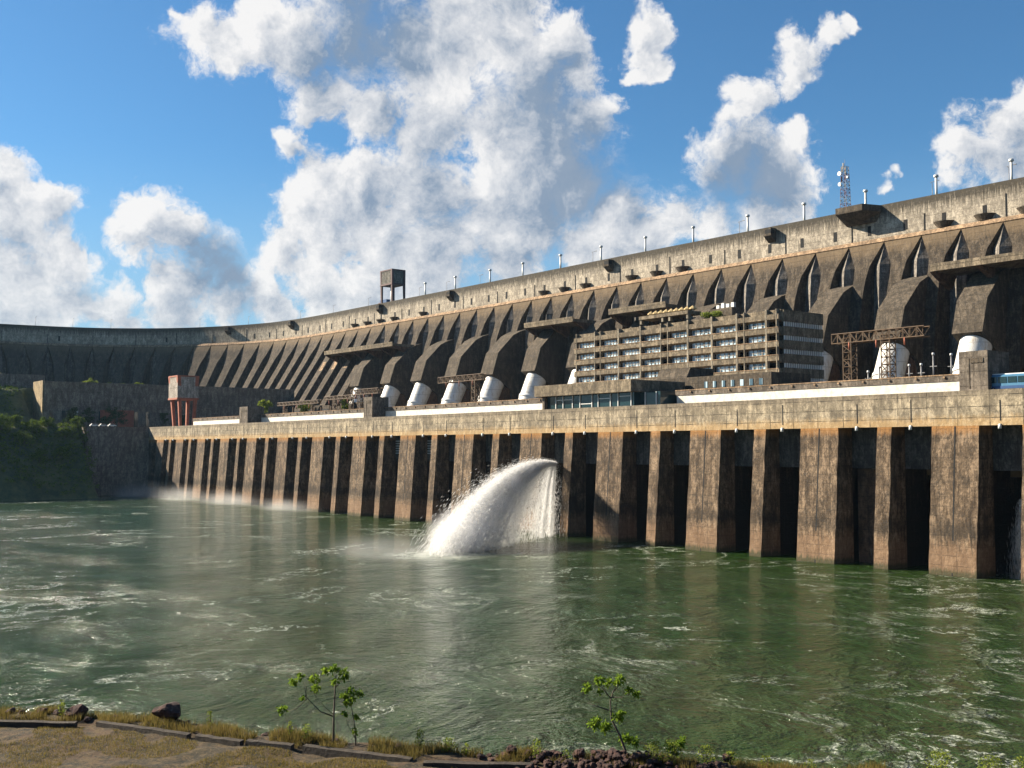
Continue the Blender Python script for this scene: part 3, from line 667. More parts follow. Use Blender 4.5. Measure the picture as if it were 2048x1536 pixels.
# telecom mast
tm = thing('telecom_mast', 'tall dark lattice telecom mast with white dishes on the crest platform', 'telecom mast', D(138, 1.0, 119.9))
zz = 119.9; 
for i in range(6):
    b_ = MB(); w0 = 2.9-0.16*i
    lattice(b_, D(138, 1.0, zz), D(138, 1.0, zz+3.0), w0, 2, 0.20); b_.build('mast_section', M['red'] if i % 2 == 0 else M['post'], tm); zz += 3.0
for (du, h, r_) in ((1.8, 11.2, 0.8), (1.9, 15.5, 0.9), (-1.6, 13.5, 0.5)):
    b_ = MB(); c0 = D(138+du, 1.6, 119.9+h); nvec = (D(138+du, 2.4, 119.9+h)-c0); b_.tube([c0, c0+nvec*0.7], [r_*0.7, r_], 12); b_.build('dish', M['white'], tm)
for (du, h) in ((0.7, 17.3), (-0.8, 16.5), (-1.0, 14.4), (0.2, 18.6), (1.1, 13.4)):
    b_ = MB(); c0 = D(138+du, 1.8, 119.9+h-1.2); b_.box(138+du-0.22, 138+du+0.22, 1.6, 2.0, 119.9+h-1.4, 119.9+h+0.9, D); b_.build('antenna', M['post'], tm)
b_ = MB(); b_.tube([D(138, 1, zz), D(138, 1, zz+3)], 0.08, 5); b_.build('lightning_rod', M['post'], tm)

# legged towers: (crest tower, deck tower)
def legged(name, lab, F, u0, u1, v0, v1, zb, zl, zt, frame, panel, legw, splay=0.0, cutaway=False):
    s = thing(name, lab, 'tower', F((u0+u1)/2, (v0+v1)/2, zb))
    b_ = MB(); b_.box(u0+0.3, u1-0.3, v0+0.3, v1-0.3, zl, zt, F); b_.build('tank_box', panel, s)
    for za, zb_ in ((zt-0.5, zt+0.25), (zl-0.9, zl+0.1)):
        b_ = MB(); b_.box(u0, u1, v0, v1, za, zb_, F); b_.build('frame_beam', frame, s)
    for a in (u0, u1-legw):
        for c in (v0, v1-legw):
            du = splay*(1 if a == u0 else -1); dv = splay*(1 if c == v0 else -1)
            b_ = MB()
            b_.hexa([F(a+du, c+dv, zb), F(a+legw*.7+du, c+dv, zb), F(a+legw*.7+du, c+legw*.7+dv, zb), F(a+du, c+legw*.7+dv, zb), F(a-0.02, c-0.02, zt+.1), F(a+legw, c-0.02, zt+.1), F(a+legw, c+legw, zt+.1), F(a-0.02, c+legw, zt+.1)])
            b_.build('leg', frame, s)
    return s
ct = legged('crest_tower', 'grey concrete water tower on four dark legs on the dam crest', D, 484, 498.5, -15, -4.5, 118.2, 133.2, 142.2, M['redsteel'], M['tank'], 1.5)
M['crestleg'] = simple('brown_leg_paint', (0.13, 0.06, 0.06), 0.7, var=0.2)
for ch in ct.children:
    if ch.name.startswith(('leg', 'frame_beam')): ch.data.materials[0] = M['crestleg']
b_ = MB(); b_.tube([D(491, -9, 118.2), D(491, -9, 133)], [1.0, 1.0], 12); b_.build('riser_pipe', M['white'], ct)
b_ = MB(); b_.box(496, 504, -12, -8, 119.5, 124, D); b_.box(497, 503, -11.5, -8.5, 118.2, 119.49, D); o = b_.build('truck_load', M['blue'], None, D(500, -10, 118.2)); o.name = 'parked_truck'; tag(o, 'dark blue box truck parked under the crest tower', 'truck')
b_ = MB(); b_.box(504.1, 506.4, -11.8, -8.2, 118.7, 122.5, D); b_.build('cab', M['red'], o)
legged('deck_tower', 'red-framed concrete tower on tapering legs at the left end of the deck', W, 470, 484.5, -20, -7.5, 37.6, 54.0, 66.3, M['redsteel'], M['panel'], 2.0, 1.6)

# blue bus on the deck
bus = thing('bus', 'blue and white coach on the powerhouse deck at the right edge', 'bus', W(-12, -7.5, 37.6))
bx = MB(); prof = [(-2.6, 38.1), (-2.6, 40.6), (-2.75, 41.0), (-11.2, 41.1), (-12.8, 41.1)]
def bbox(name, u0, u1, v0, v1, z0, z1, mat):
    b_ = MB(); b_.box(u0, u1, v0, v1, z0, z1); return b_.build(name, mat, bus)
b_ = MB(); vs = []
for (u_, top) in ((-3.0, 40.2), (-3.9, 41.2), (-14.6, 41.3), (-15.2, 40.9)):
    vs += [W(u_, -8.9, 38.0), W(u_, -8.95, top-.25), W(u_, -8.6, top), W(u_, -6.7, top), W(u_, -6.35, top-.25), W(u_, -6.4, 38.0)]
b_.add(vs, [(r*6+j, r*6+(j+1) % 6, r*6+6+(j+1) % 6, r*6+6+j) for r in range(3) for j in range(6)]+[tuple(range(6)), tuple(range(23, 17, -1))]); b_.build('body', M['lightblue'], bus)
bbox('side_stripe', -14.9, -3.3, -6.36, -6.30, 38.3, 38.9, M['blue'])
for i in range(5): bbox('window', -5.9-i*2.15, -4.0-i*2.15, -6.36, -6.29, 39.5, 40.75, M['dglass'])
bbox('roof', -14.5, -4.2, -8.5, -6.8, 41.25, 41.45, M['white'])
for u_ in (-5.2, -12.6):
    b_ = MB(); b_.tube([W(u_, -6.6, 38.1), W(u_, -6.25, 38.1)], 0.5, 16); w_ = b_.build('wheel', M['tyre'], bus); b_ = MB(); b_.tube([W(u_, -6.24, 38.1), W(u_, -6.2, 38.1)], 0.28, 12); b_.build('rim', M['galv'], w_)

# ------------------------------------------------------------------ left bank
cw = MB(); cw.box(UE+0.02, UE+10, -20, 34, -4, 37.9); o = cw.build('retaining_wall', M['cliff'], None, W(UE+5, 5, 0)); tag(o, 'shaded concrete retaining wall meeting the left end of the powerhouse', 'retaining wall')
lb = thing('assembly_hall', 'long windowless concrete hall on the left bank with a sunlit end', 'building', W(570, -30, 38))
b_ = MB(); b_.box(560, 582, -125, 40, 37.7, 65.8); b_.build('wall', M['cliff'], lb)
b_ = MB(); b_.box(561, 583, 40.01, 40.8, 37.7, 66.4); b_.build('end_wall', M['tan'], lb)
b_ = MB(); b_.box(559.4, 560-0.003, -125, 40, 51.5, 52.0); b_.box(559.5, 559.997, -125, 40, 64.6, 66.0); b_.build('cornice', M['cliff'], lb)
for i in range(9):
    if i in (3,): continue
    v = 36-i*7.2; b_ = MB(); b_.box(559.7, 559.996, v-1.0, v+1.0, 38.6, 48.5); b_.build('slit_window', M['galv'] if i in (2, 5) else M['dglass'], lb)
b_ = MB(); b_.box(559.6, 559.99, -13, 7.5, 37.8, 49.4); d_ = b_.build('gate', M['redsteel'], lb)
b_ = MB(); b_.box(558.9, 559.59, -3.0, -1.7, 37.8, 49.2); b_.build('gate_pillar', M['tan'], d_)
b_ = MB(); b_.box(600, 604, 30, 70, 60, 72); o = b_.build('upper_retaining_wall', M['cliff'], None, W(602, 50, 60)); tag(o, 'small concrete wall high on the left bank under the grass', 'retaining wall')
def hz(u, v):
    n_ = mnoise.noise(Vector((u*0.02, v*0.02, 1.3)))*3+mnoise.noise(Vector((u*0.07, v*0.07, 4.0)))*1.6
    if u < 556: 
        e = 30+mnoise.noise(Vector((v*0.02, 0, 0)))*4
        sh = 456+mnoise.noise(Vector((v*0.03, 2, 0)))*6
        f = min(1, max(0, (u-sh)/40.0)); z = -4+42.4*f**0.8
        if f < 1: z += n_*0.8
        else: z = min(z, 38.3)+0.1*n_
        return z
    if u < 584: return 37.6 if v < 47 else 38+(u-556)*0.9+n_*.6
    f = min(1, (u-584)/30); base = 63.5 if v < 47 else 60.0
    if v >= 47 and u < 640: base = 62+ (u-584)*0.12
    f2 = min(1, max(0, (u-600)/90)); return base+f2*(9 if v < 47 else 14)+n_*.6
gb = MB(); us = [452+i*4 for i in range(26)]+[556, 560, 570, 582, 584.0, 590]+[600+i*9 for i in range(26)]; us = sorted(set(us)); vs_ = [-140+i*7 for i in range(70)]
vsl = [-140, -126, -100, -60, -20, 20, 34.0, 38]+[42+i*6 for i in range(60)]
vs = []
for u_ in us:
    for v_ in vsl:
        zz = hz(u_, v_)
        if u_ < 503 and v_ <= 34.5: zz = -6
        elif u_ < 556 and v_ <= 34.5: zz = 37.75
        vs.append(W(u_, v_, zz))
n = len(vsl); gb.add(vs, [(i*n+j, i*n+j+1, (i+1)*n+j+1, (i+1)*n+j) for i in range(len(us)-1) for j in range(n-1)], True)
m, t, b = newmat('hill_soil'); p = t.n('ShaderNodeNewGeometry').outputs['Position']; f = t.noise(p, 0.12, 7, 0.7)
t.put(b.inputs['Base Color'], t.mix(t.mr(f, 0.4, 0.62), (0.035, 0.05, 0.018), (0.10, 0.11, 0.035))); b.inputs['Roughness'].default_value = 0.95; bump(t, b, t.noise(p, 0.7, 8, 0.7), 1.0, 0.6); M['hill'] = m
tag(gb.build('left_bank_hill', M['hill']), kind='structure')
def leafball(mb, c, r, n, size, sq=0.8, rng=R):
    for _ in range(n):
        d = Vector((rng.gauss(0, 1), rng.gauss(0, 1), rng.gauss(0, 1))).normalized(); rr = r*rng.uniform(0.35, 1.0)
        p = Vector(c)+Vector((d.x*rr, d.y*rr, d.z*rr*sq)); leaf(mb, p, size*rng.uniform(.6, 1.3), rng)
def leaf(mb, p, s, rng=R, droop=None):
    a = Vector((rng.gauss(0, 1), rng.gauss(0, 1), rng.gauss(0, .7))).normalized(); b_ = a.cross(Vector((rng.gauss(0, 1), rng.gauss(0, 1), rng.gauss(0, 1)))).normalized()
    mb.add([p-a*s*.5, p+b_*s*.28, p+a*s*.5, p-b_*s*.28], [(0, 1, 2, 3)])
# brush over the slope
b_ = MB(); rr = random.Random(3)
for _ in range(2600):
    u_, v_ = rr.uniform(462, 503), rr.uniform(35, 260)
    z = hz(u_, v_); 
    if z < 1: continue
    leafball(b_, W(u_, v_, z+0.5), rr.uniform(1.0, 2.6), 16, 1.1, 0.8, rr)
for _ in range(700):
    u_, v_ = rr.uniform(584, 700), rr.uniform(-60, 120); z = hz(u_, v_); leafball(b_, W(u_, v_, z+0.3), rr.uniform(.8, 1.8), 10, 0.9, 0.7, rr)
for _ in range(500):
    u_, v_ = rr.uniform(558, 600), rr.uniform(50, 120); z = hz(u_, v_); leafball(b_, W(u_, v_, z+0.3), rr.uniform(1, 2.8), 14, 1.0, 0.7, rr)
tag(b_.build('hillside_brush', M['hillleaf']), 'green brush covering the left bank', kind='stuff')
def bigtree(u_, v_, z, h, w_, lab, mat='darkleaf', nm='tree', grp='trees in front of the concrete hall'):
    p0 = W(u_, v_, z); s = thing(nm, lab, 'tree', p0, grp)
    b_ = MB(); b_.tube([p0, p0+Vector((.2, 0, h*.5)), p0+Vector((0, .1, h*.8))], [h*.03, h*.02, h*.01], 6)
    for k in range(5):
        a = R.uniform(0, 6.28); b_.tube([p0+Vector((0, 0, h*.35)), p0+Vector((math.cos(a)*w_*.6, math.sin(a)*w_*.6, h*R.uniform(.6, .85)))], [h*.012, h*.005], 5)
    b_.build('trunk', M['bark'], s)
    b_ = MB()
    for k in range(22):
        a = R.uniform(0, 6.28); r_ = w_*R.uniform(0.1, 0.85); leafball(b_, p0+Vector((math.cos(a)*r_, math.sin(a)*r_, h*R.uniform(.3, .95))), w_*R.uniform(.22, .4), 60, 0.9)
    b_.build('crown', M[mat], s)
bigtree(548, 27, 38, 12, 6, 'dark round tree next to the sunlit end of the concrete hall')
bigtree(548, 18, 38, 13, 4, 'slim dark tree between the round tree and the two pale slit windows')
bigtree(545, 2, 38, 13, 8, 'broad dark tree at the middle of the hall, left of the red gate')
bigtree(545, 9, 38, 7, 4, 'low dark tree left of the broad tree by the hall')
bigtree(550, -28, 38, 10.5, 3.2, 'narrow dark tree right of the red gate')
bigtree(550, -41, 38, 9, 2.6, 'small dark tree left of the red-framed tower')
bigtree(378, -18, 42.4, 7, 4.5, 'small green tree growing behind the left shaft head', 'bush', 'tree', 'small trees on the powerhouse roof')
bigtree(398, -50, 42.4, 8, 4.0, 'small green tree on the roof among the low gantries', 'bush', 'tree', 'small trees on the powerhouse roof')
bigtree(357, -52, 42.4, 8.5, 3.5, 'small green tree beside the roof gantry near the farthest penstock', 'bush', 'tree', 'small trees on the powerhouse roof')
bigtree(596, 4, 64, 7, 4.5, 'small loose tree above the hall roof in the shade of the dam', 'bush', 'tree', 'small trees above the hall')
bigtree(596, -28, 64, 5, 4, 'low loose bushy tree above the hall toward the dam curve', 'bush', 'tree', 'small trees above the hall')
b_ = MB()
for k in range(14): leafball(b_, W(127+R.uniform(-4, 4), OV-4+R.uniform(-1.5, 1.5), 70.4+R.uniform(0, 1.3)), 1.3, 90, 0.6)
tag(b_.build('roof_shrub', M['bush'], None, W(127, OV-4, 69.4)), 'bright green shrub growing on the office roof beside the parasols', 'shrub')
for i_, (v_, du_, h_, w_) in enumerate(((38, -2, 6, 4.5), (46, -8, 7, 5), (53, 0, 5.5, 4), (60, -6, 8, 5.5), (68, -14, 7, 5), (70, -1, 6, 4), (78, -9, 9, 6), (86, -3, 7, 5), (90, -16, 8, 6), (50, -18, 6, 5), (62, -22, 6, 5))):
    u_ = 499+du_; bigtree(u_, v_, hz(u_, v_)-1, h_, w_, 'leafy tree on the shaded left bank slope, '+ORD[i_]+' counted from the retaining wall outward', 'hillleaf', 'tree', 'trees on the left bank slope')
# parked cars by the hall
for i, (v, mt, lab) in enumerate(((26, 'white', 'tiny white car parked in front of the hall, left of the other cars'), (21, 'galv', 'tiny silver car parked in front of the hall between two cars'), (16, 'white', 'tiny white car parked in front of the hall, right of the silver car'))):
    s = thing('parked_car', lab, 'car', W(508, v, 38.1), 'cars parked by the concrete hall')
    b_ = MB(); F = lambda a, b, z: W(508+b, v+a, z)
    b_.prism([(-2.2, 38.5), (-2.2, 39.1), (-1.2, 39.25), (-.7, 39.85), (1.1, 39.85), (1.8, 39.25), (2.2, 39.15), (2.2, 38.5)], -.85, .85, lambda a, b, z: W(508+a, v+b, z)); b_.build('body', M[mt], s)
    b_ = MB(); b_.prism([(-1.0, 39.3), (-.65, 39.78), (1.05, 39.78), (1.6, 39.3)], -.88, .88, lambda a, b, z: W(508+a, v+b, z)); b_.build('window', M['dglass'], s)
    for a in (-1.4, 1.4):
        for c in (-.9, .7):
            b_ = MB(); b_.tube([W(508+c, v+a, 38.45), W(508+c+.2, v+a, 38.45)], .34, 12); b_.build('wheel', M['tyre'], s)
# ------------------------------------------------------------------ water
m, t, b = newmat('river_water'); p = t.n('ShaderNodeNewGeometry').outputs['Position']; puv = t.uvz()
wp = t.vm('ADD', p, t.vm('SCALE', t.vm('SUBTRACT', t.noise(p, 0.018, 3, 0.5, color=True), (.5, .5, .5)), 55.0))
wp2 = t.vm('ADD', wp, t.vm('SCALE', t.vm('SUBTRACT', t.noise(p, 0.08, 4, 0.6, color=True), (.5, .5, .5)), 34.0))
def ridge(vec, sc_, det, w, rough=.55):
    n_ = t.noise(vec, sc_, det, rough); return t.mr(t.m('ABSOLUTE', t.m('SUBTRACT', n_, 0.5)), 0.0, w, 1.0, 0.0)
r1 = ridge(wp, 0.026, 5, 0.020); r2 = ridge(wp2, 0.045, 5, 0.028)
patch = t.mr(t.noise(p, 0.020, 3, 0.5), 0.49, 0.62); patch2 = t.mr(t.noise(p, 0.035, 3, 0.5), 0.50, 0.63)
flake = t.mr(t.noise(wp2, 0.9, 8, 0.8), 0.46, 0.56)
boil = t.mr(t.vm('DISTANCE', p, (38, 62, 0)), 15.0, 75.0, 1.0, 0.0, smooth=True)
foam = t.m('MULTIPLY', t.m('MAXIMUM', t.m('MULTIPLY', r1, t.m('MULTIPLY', t.m('MAXIMUM', patch, boil), t.m('MULTIPLY_ADD', boil, 0.35, 0.65))), t.m('MULTIPLY', t.m('MULTIPLY', r2, patch2), 0.9)), flake)
speck = t.m('MULTIPLY', t.mr(t.noise(p, 0.5, 6, 0.85), 0.62, 0.66), t.mr(t.noise(p, 0.03, 2, 0.5), 0.4, 0.6))
foam = t.m('MAXIMUM', foam, t.m('MULTIPLY', speck, 0.7))
# churned strip along the foot of the piers and where the jet lands
uu = t.xyz(puv)
jx = W(99.5, 62, 0); dj = t.vm('DISTANCE', p, tuple(jx))
land = t.m('MULTIPLY', t.mr(dj, 3.0, 16.0, 1.0, 0.0), t.mr(t.noise(p, 0.25, 7, .75), 0.35, .6))
foam = t.m('MAXIMUM', foam, land, clamp=True)
x_, y_, _z = t.xyz(p)[:3]
silt = t.mr(t.noise(wp, 0.012, 4, 0.5), 0.40, 0.66)
body = t.mix(silt, (0.015, 0.038, 0.006), (0.028, 0.047, 0.014))
t.put(b.inputs['Base Color'], t.mix(t.m('MULTIPLY', foam, 0.85, clamp=True), body, (0.55, 0.57, 0.50)))
t.put(b.inputs['Roughness'], t.mr(foam, 0, 1, 0.10, 0.7)); b.inputs['IOR'].default_value = 1.33
wv1 = t.noise(t.vm('MULTIPLY', p, (1.0, 0.75, 1.0)), 0.085, 3, 0.5); wv2 = t.noise(wp, 0.42, 5, 0.62); wv3 = t.noise(p, 1.7, 4, 0.6)
h = t.m('ADD', t.m('MULTIPLY', wv1, 3.6), t.m('ADD', t.m('MULTIPLY', wv2, 1.7), t.m('MULTIPLY', wv3, 0.50)))
bump(t, b, h, 0.8, 1.25); M['water'] = m
b_ = MB(); b_.add([(-1500, -1500, 0), (1500, -1500, 0), (1500, 1100, 0), (-1500, 1100, 0)], [(0, 1, 2, 3)])
tag(b_.build('water', M['water']), kind='structure')
M['bed'] = simple('valley_ground', (0.12, 0.09, 0.05), 0.95, scale=0.05)
b_ = MB(); b_.add([(-3000, -3000, -12), (3000, -3000, -12), (3000, 3000, -12), (-3000, 3000, -12)], [(0, 1, 2, 3)])
tag(b_.build('ground', M['bed']), kind='structure')
# foam lumps: real low crests where the water boils
M['foam'] = simple('foam', (0.75, 0.76, 0.70), 0.85, var=0.1, scale=1.0)

# ------------------------------------------------------------------ the jet
O0v = (129.0, 0.8, 21.5)
def jet_mat(name, dens, a0, a1, sc_, col=(0.97, 0.97, 0.98)):
    m = bpy.data.materials.new(name); m.use_nodes = True; nt = m.node_tree; nt.nodes.clear(); t = NT(nt)
    o = t.n('ShaderNodeOutputMaterial'); v = t.n('ShaderNodeVolumePrincipled'); v.inputs['Color'].default_value = (*col, 1); v.inputs['Anisotropy'].default_value = 0.25
    p = t.uvz(); n_ = t.noise(t.vm('MULTIPLY', p, sc_), 1.0, 5, 0.65)
    t.put(v.inputs['Density'], t.m('MULTIPLY', t.mr(n_, a0, a1), dens)); nt.links.new(v.outputs[0], o.inputs[1]); return m
jr = random.Random(11)
jt = thing('water_jet', 'white jet of water shooting from a powerhouse bay and fanning out into the river', 'water jet', W(*O0v))
def traj(q_, tt, lat, up):
    """q_: fraction of full speed; tt: seconds of flight"""
    vu, vv = -13.4*q_+lat, 28.5*q_
    drag = 1/(1+0.045*tt*q_*1.0)
    return W(O0v[0]+vu*tt*drag, O0v[1]+vv*tt*drag, O0v[2]+up*tt-4.9*tt*tt)
m = bpy.data.materials.new('spray_drops'); m.use_nodes = True; nt = m.node_tree; nt.nodes.clear(); t = NT(nt)
d = t.n('ShaderNodeBsdfDiffuse'); d.inputs[0].default_value = (0.97, 0.97, 0.97, 1); tr = t.n('ShaderNodeBsdfTranslucent'); tr.inputs[0].default_value = (0.97, 0.97, 0.97, 1)
tp = t.n('ShaderNodeBsdfTransparent'); mx = t.n('ShaderNodeMixShader'); mx.inputs[0].default_value = 0.62; mx2 = t.n('ShaderNodeMixShader'); mx2.inputs[0].default_value = 0.42; o = t.n('ShaderNodeOutputMaterial')
nt.links.new(d.outputs[0], mx.inputs[1]); nt.links.new(tr.outputs[0], mx.inputs[2]); nt.links.new(tp.outputs[0], mx2.inputs[1]); nt.links.new(mx.outputs[0], mx2.inputs[2]); nt.links.new(mx2.outputs[0], o.inputs[0]); M['drop'] = m
b_ = MB()
def drop(mb, p, q_, w_):
    d = (q_-p)
    if d.length < 1e-4: return
    x = d.cross(Vector((jr.gauss(0, 1), jr.gauss(0, 1), jr.gauss(0, 1)))).normalized()*w_; y = d.normalized().cross(x)
    mid = p.lerp(q_, 0.55); n = len(mb.v)
    mb.v += [tuple(p), tuple(mid+x), tuple(mid-x*.5+y), tuple(q_-x*.3-y*.6)]
    mb.f += [(n, n+1, n+2), (n, n+2, n+3), (n, n+3, n+1), (n+1, n+3, n+2)]; mb.sm += [True]*4
streams = [(jr.uniform(0.42, 1.06), jr.gauss(0, 1.3), jr.gauss(1.5, 1.1)) for _ in range(64)]
for _ in range(170000):
    r_ = jr.random(); up = jr.gauss(1.6, 1.0); lat = jr.gauss(0, 1.2)
    if r_ < 0.5:
        st_ = streams[int(len(streams)*jr.random()**1.4)]; q_ = st_[0]+jr.gauss(0, .012); lat = st_[1]+jr.gauss(0, .15); up = st_[2]+jr.gauss(0, .15); k_ = 0.45
    elif r_ < 0.80: q_ = 0.66+0.40*jr.random(); k_ = 1.3
    elif r_ < 0.96: q_ = 0.25+0.6*jr.random(); k_ = 1
    else: q_ = jr.random()*0.35; k_ = 0.7
    T = (up+math.sqrt(up*up+4*4.9*O0v[2]))/9.8
    tt = T*jr.random()**0.75; sp = (0.3+1.0*tt)*k_
    g3 = Vector((jr.gauss(0, 1), jr.gauss(0, 1), jr.gauss(0, .8)))
    off = g3*sp*0.75
    p = traj(q_, tt, lat, up)+off; e = traj(q_, tt+0.05, lat, up)+off
    if p.z < 0.1: continue
    drop(b_, p, e, jr.uniform(0.015, 0.042)*(0.8+0.35*tt))
for _ in range(26000):
    a = jr.random(); r_ = jr.random(); q_ = 0.02+0.25*(a if r_ < .4 else (0.16+0.035*jr.gauss(0, 1) if r_ < .7 else 0.5+0.04*jr.gauss(0, 1)))
    tt = 2.1*jr.random(); off = Vector((jr.gauss(0, .22), jr.gauss(0, .22), jr.gauss(0, .3)))*(0.5+.5*tt)
    p = traj(q_, tt, 0, 0.5)+off; e = traj(q_, tt+0.06, 0, 0.5)+off
    if p.z > 0.1: drop(b_, p, e, jr.uniform(0.02, 0.05))
b_.build('spray', M['drop'], jt)
def mist_mat(name, dens, scl, col=(0.98, 0.98, 0.99)):
    m = bpy.data.materials.new(name); m.use_nodes = True; nt = m.node_tree; nt.nodes.clear(); t = NT(nt)
    o = t.n('ShaderNodeOutputMaterial'); v = t.n('ShaderNodeVolumePrincipled'); v.inputs['Color'].default_value = (*col, 1); v.inputs['Anisotropy'].default_value = 0.3
    oc = t.n('ShaderNodeTexCoord').outputs['Object']; r_ = t.vm('LENGTH', oc)
    n_ = t.noise(t.vm('MULTIPLY', t.uvz(), scl), 1.0, 5, 0.65)
    fall = t.mr(r_, 0.15, 0.97, 1.0, 0.0, smooth=True)
    t.put(v.inputs['Density'], t.m('MULTIPLY', t.m('MULTIPLY', t.m('MULTIPLY', fall, fall), t.mr(n_, 0.32, 0.68, 0.15, 1.0)), dens)); nt.links.new(v.outputs[0], o.inputs[1]); return m
import bmesh
def puff(name, c, ru, rv, rz, mat, parent=None, zrot=TH+math.pi/2):
    bm = bmesh.new(); bmesh.ops.create_icosphere(bm, subdivisions=3, radius=1.0)
    zc = c.z
    for v in bm.verts:
        if v.co.z*rz+zc < 0.05: v.co.z = (0.05-zc)/rz
    me = bpy.data.meshes.new(name); bm.to_mesh(me); bm.free(); me.materials.append(mat)
    o = bpy.data.objects.new(name, me); C.objects.link(o); o.rotation_euler = (0, 0, zrot); o.scale = (ru, rv, rz)
    if parent: o.parent = parent; o.location = c-parent.location
    else: o.location = c
    return o
mj = mist_mat('jet_mist', 0.38, (0.35, 0.35, 0.12))
for tt, r_, dz in ((0.75, 5.0, -.5), (1.15, 7.0, -1), (1.5, 8.5, -2), (1.85, 10.0, -1), (2.15, 11.5, 1)):
    c_ = traj(0.93, tt, 0, 1.6); c_.z = max(c_.z+dz, 2.0); puff('fine_mist', c_, r_, r_*1.1, r_*0.85, mj, jt)
mm = mist_mat('drifting_mist', 0.030, (0.07, 0.07, 0.16))
tag(puff('mist', W(105, 72, 0.5), 34, 22, 7, mm), 'thin mist drifting off the spot where the jet lands', kind='stuff')
mm2 = mist_mat('pier_mist', 0.032, (0.05, 0.05, 0.14))
for c_, ru, rv, rz in ((W(465, 14, 0.5), 38, 26, 12), (W(415, 10, 0.5), 40, 18, 10), (W(360, 8, 0.5), 45, 16, 9), (W(300, 8, .5), 40, 14, 7)):
    tag(puff('mist', c_, ru, rv, rz, mm2), 'mist hanging along the foot of the far piers', kind='stuff')
# water running out of two bays at the right
mfall = mist_mat('falling_mist', 0.16, (0.5, 0.5, 0.12), (0.85, 0.93, 1.0))
for (u_, v_, zt, w_, lab) in ((-11.8, -4, 16, 3.2, 'bluish falling spray in the shaded bay at the right edge'), (19.6, -4, 13, 2.6, 'bluish falling spray behind the thin pier in the shaded bay right of centre')):
    s = thing('falling_water', lab, 'falling water', W(u_, v_, 0))
    b_ = MB()
    for _ in range(6000):
        tt = 1.9*jr.random(); lat = jr.gauss(0, .5)
        p = W(u_+lat*tt*1.6+jr.gauss(0, .3), v_-1.2+0.8*tt+jr.gauss(0, .4), zt-4.9*tt*tt+0.5*tt)
        if p.z > 0.1: drop(b_, p, p+Vector((0, 0, -0.5-0.5*tt)), jr.uniform(.015, .04))
    b_.build('spray', M['drop'], s)
    puff('fine_mist', W(u_, v_-0.5, zt*0.38), w_*1.3, 3.2, zt*0.62, mfall, s)

# ------------------------------------------------------------------ near bank
def edgeY(x):
    tab = [(-60, 56), (-40, 53.5), (-23.5, 51.0), (-15, 49.6), (-9.6, 46.6), (-5, 45.6), (-0.5, 43.9), (4, 43.2), (9, 42.5), (20, 41.6), (60, 38)]
    for (a, fa), (c, fc) in zip(tab, tab[1:]):
        if x <= c: return fa+(fc-fa)*(x-a)/(c-a)
    return 38
def gz(x, y):
    e = edgeY(x)+mnoise.noise(Vector((x*.6, 0, 3)))*0.5
    n_ = mnoise.noise(Vector((x*.35, y*.35, 0)))*.22+mnoise.noise(Vector((x*1.3, y*1.3, 2)))*.09
    z = 13.9+n_ if y > 38 else 13.9+(38-y)*0.27+n_
    ke = kerbY(x)
    if y > ke+0.5: z += 0.12
    if x > 10: z -= min(0.3, (x-10)*0.02)
    if y > e: z -= (y-e)*0.75*(1 if y-e > 1.5 else .6)
    return max(z, -8)
def kerbY(x):
    tab = [(-60, 51), (-22.5, 49.0), (-18.3, 49.0), (-13.5, 46.8), (-8.6, 45.1), (-3.6, 43.1), (1, 42.6), (60, 30)]
    for (a, fa), (c, fc) in zip(tab, tab[1:]):
        if x <= c: return fa+(fc-fa)*(x-a)/(c-a)
    return 30
b_ = MB(); xs = [-140+i*4 for i in range(25)]+[-42+i*0.35 for i in range(200)]+[28+i*4 for i in range(30)]; ys = [-40+i*5 for i in range(14)]+[30+i*0.35 for i in range(80)]+[58+i*3 for i in range(12)]
xs = sorted(set(xs)); ys = sorted(set(ys)); n = len(ys)
b_.add([(x, y, gz(x, y)) for x in xs for y in ys], [(i*n+j, (i+1)*n+j, (i+1)*n+j+1, i*n+j+1) for i in range(len(xs)-1) for j in range(n-1)], True)
m, t, b = newmat('bank_soil'); p = t.n('ShaderNodeNewGeometry').outputs['Position']
f1 = t.noise(p, 0.35, 6, 0.7); f2 = t.noise(p, 2.2, 7, 0.75)
c_ = t.mix(t.mr(f1, 0.4, 0.6), (0.040, 0.031, 0.012), (0.085, 0.050, 0.027)); c_ = t.mix(t.mr(f2, 0.47, 0.57), c_, (0.105, 0.070, 0.028)); c_ = t.mix(t.mr(t.noise(p, 1.3, 9, .8), .48, .56), c_, (0.020, 0.017, 0.008)); c_ = t.mix(t.mr(t.noise(p, 6.0, 5, .8), .55, .62), c_, (0.12, 0.08, 0.035))
t.put(b.inputs['Base Color'], c_); b.inputs['Roughness'].default_value = 1.0; bump(t, b, t.noise(p, 3.5, 8, 0.75), 1.0, 0.25); M['soil'] = m
tag(b_.build('bank_ground', M['soil']), kind='structure')
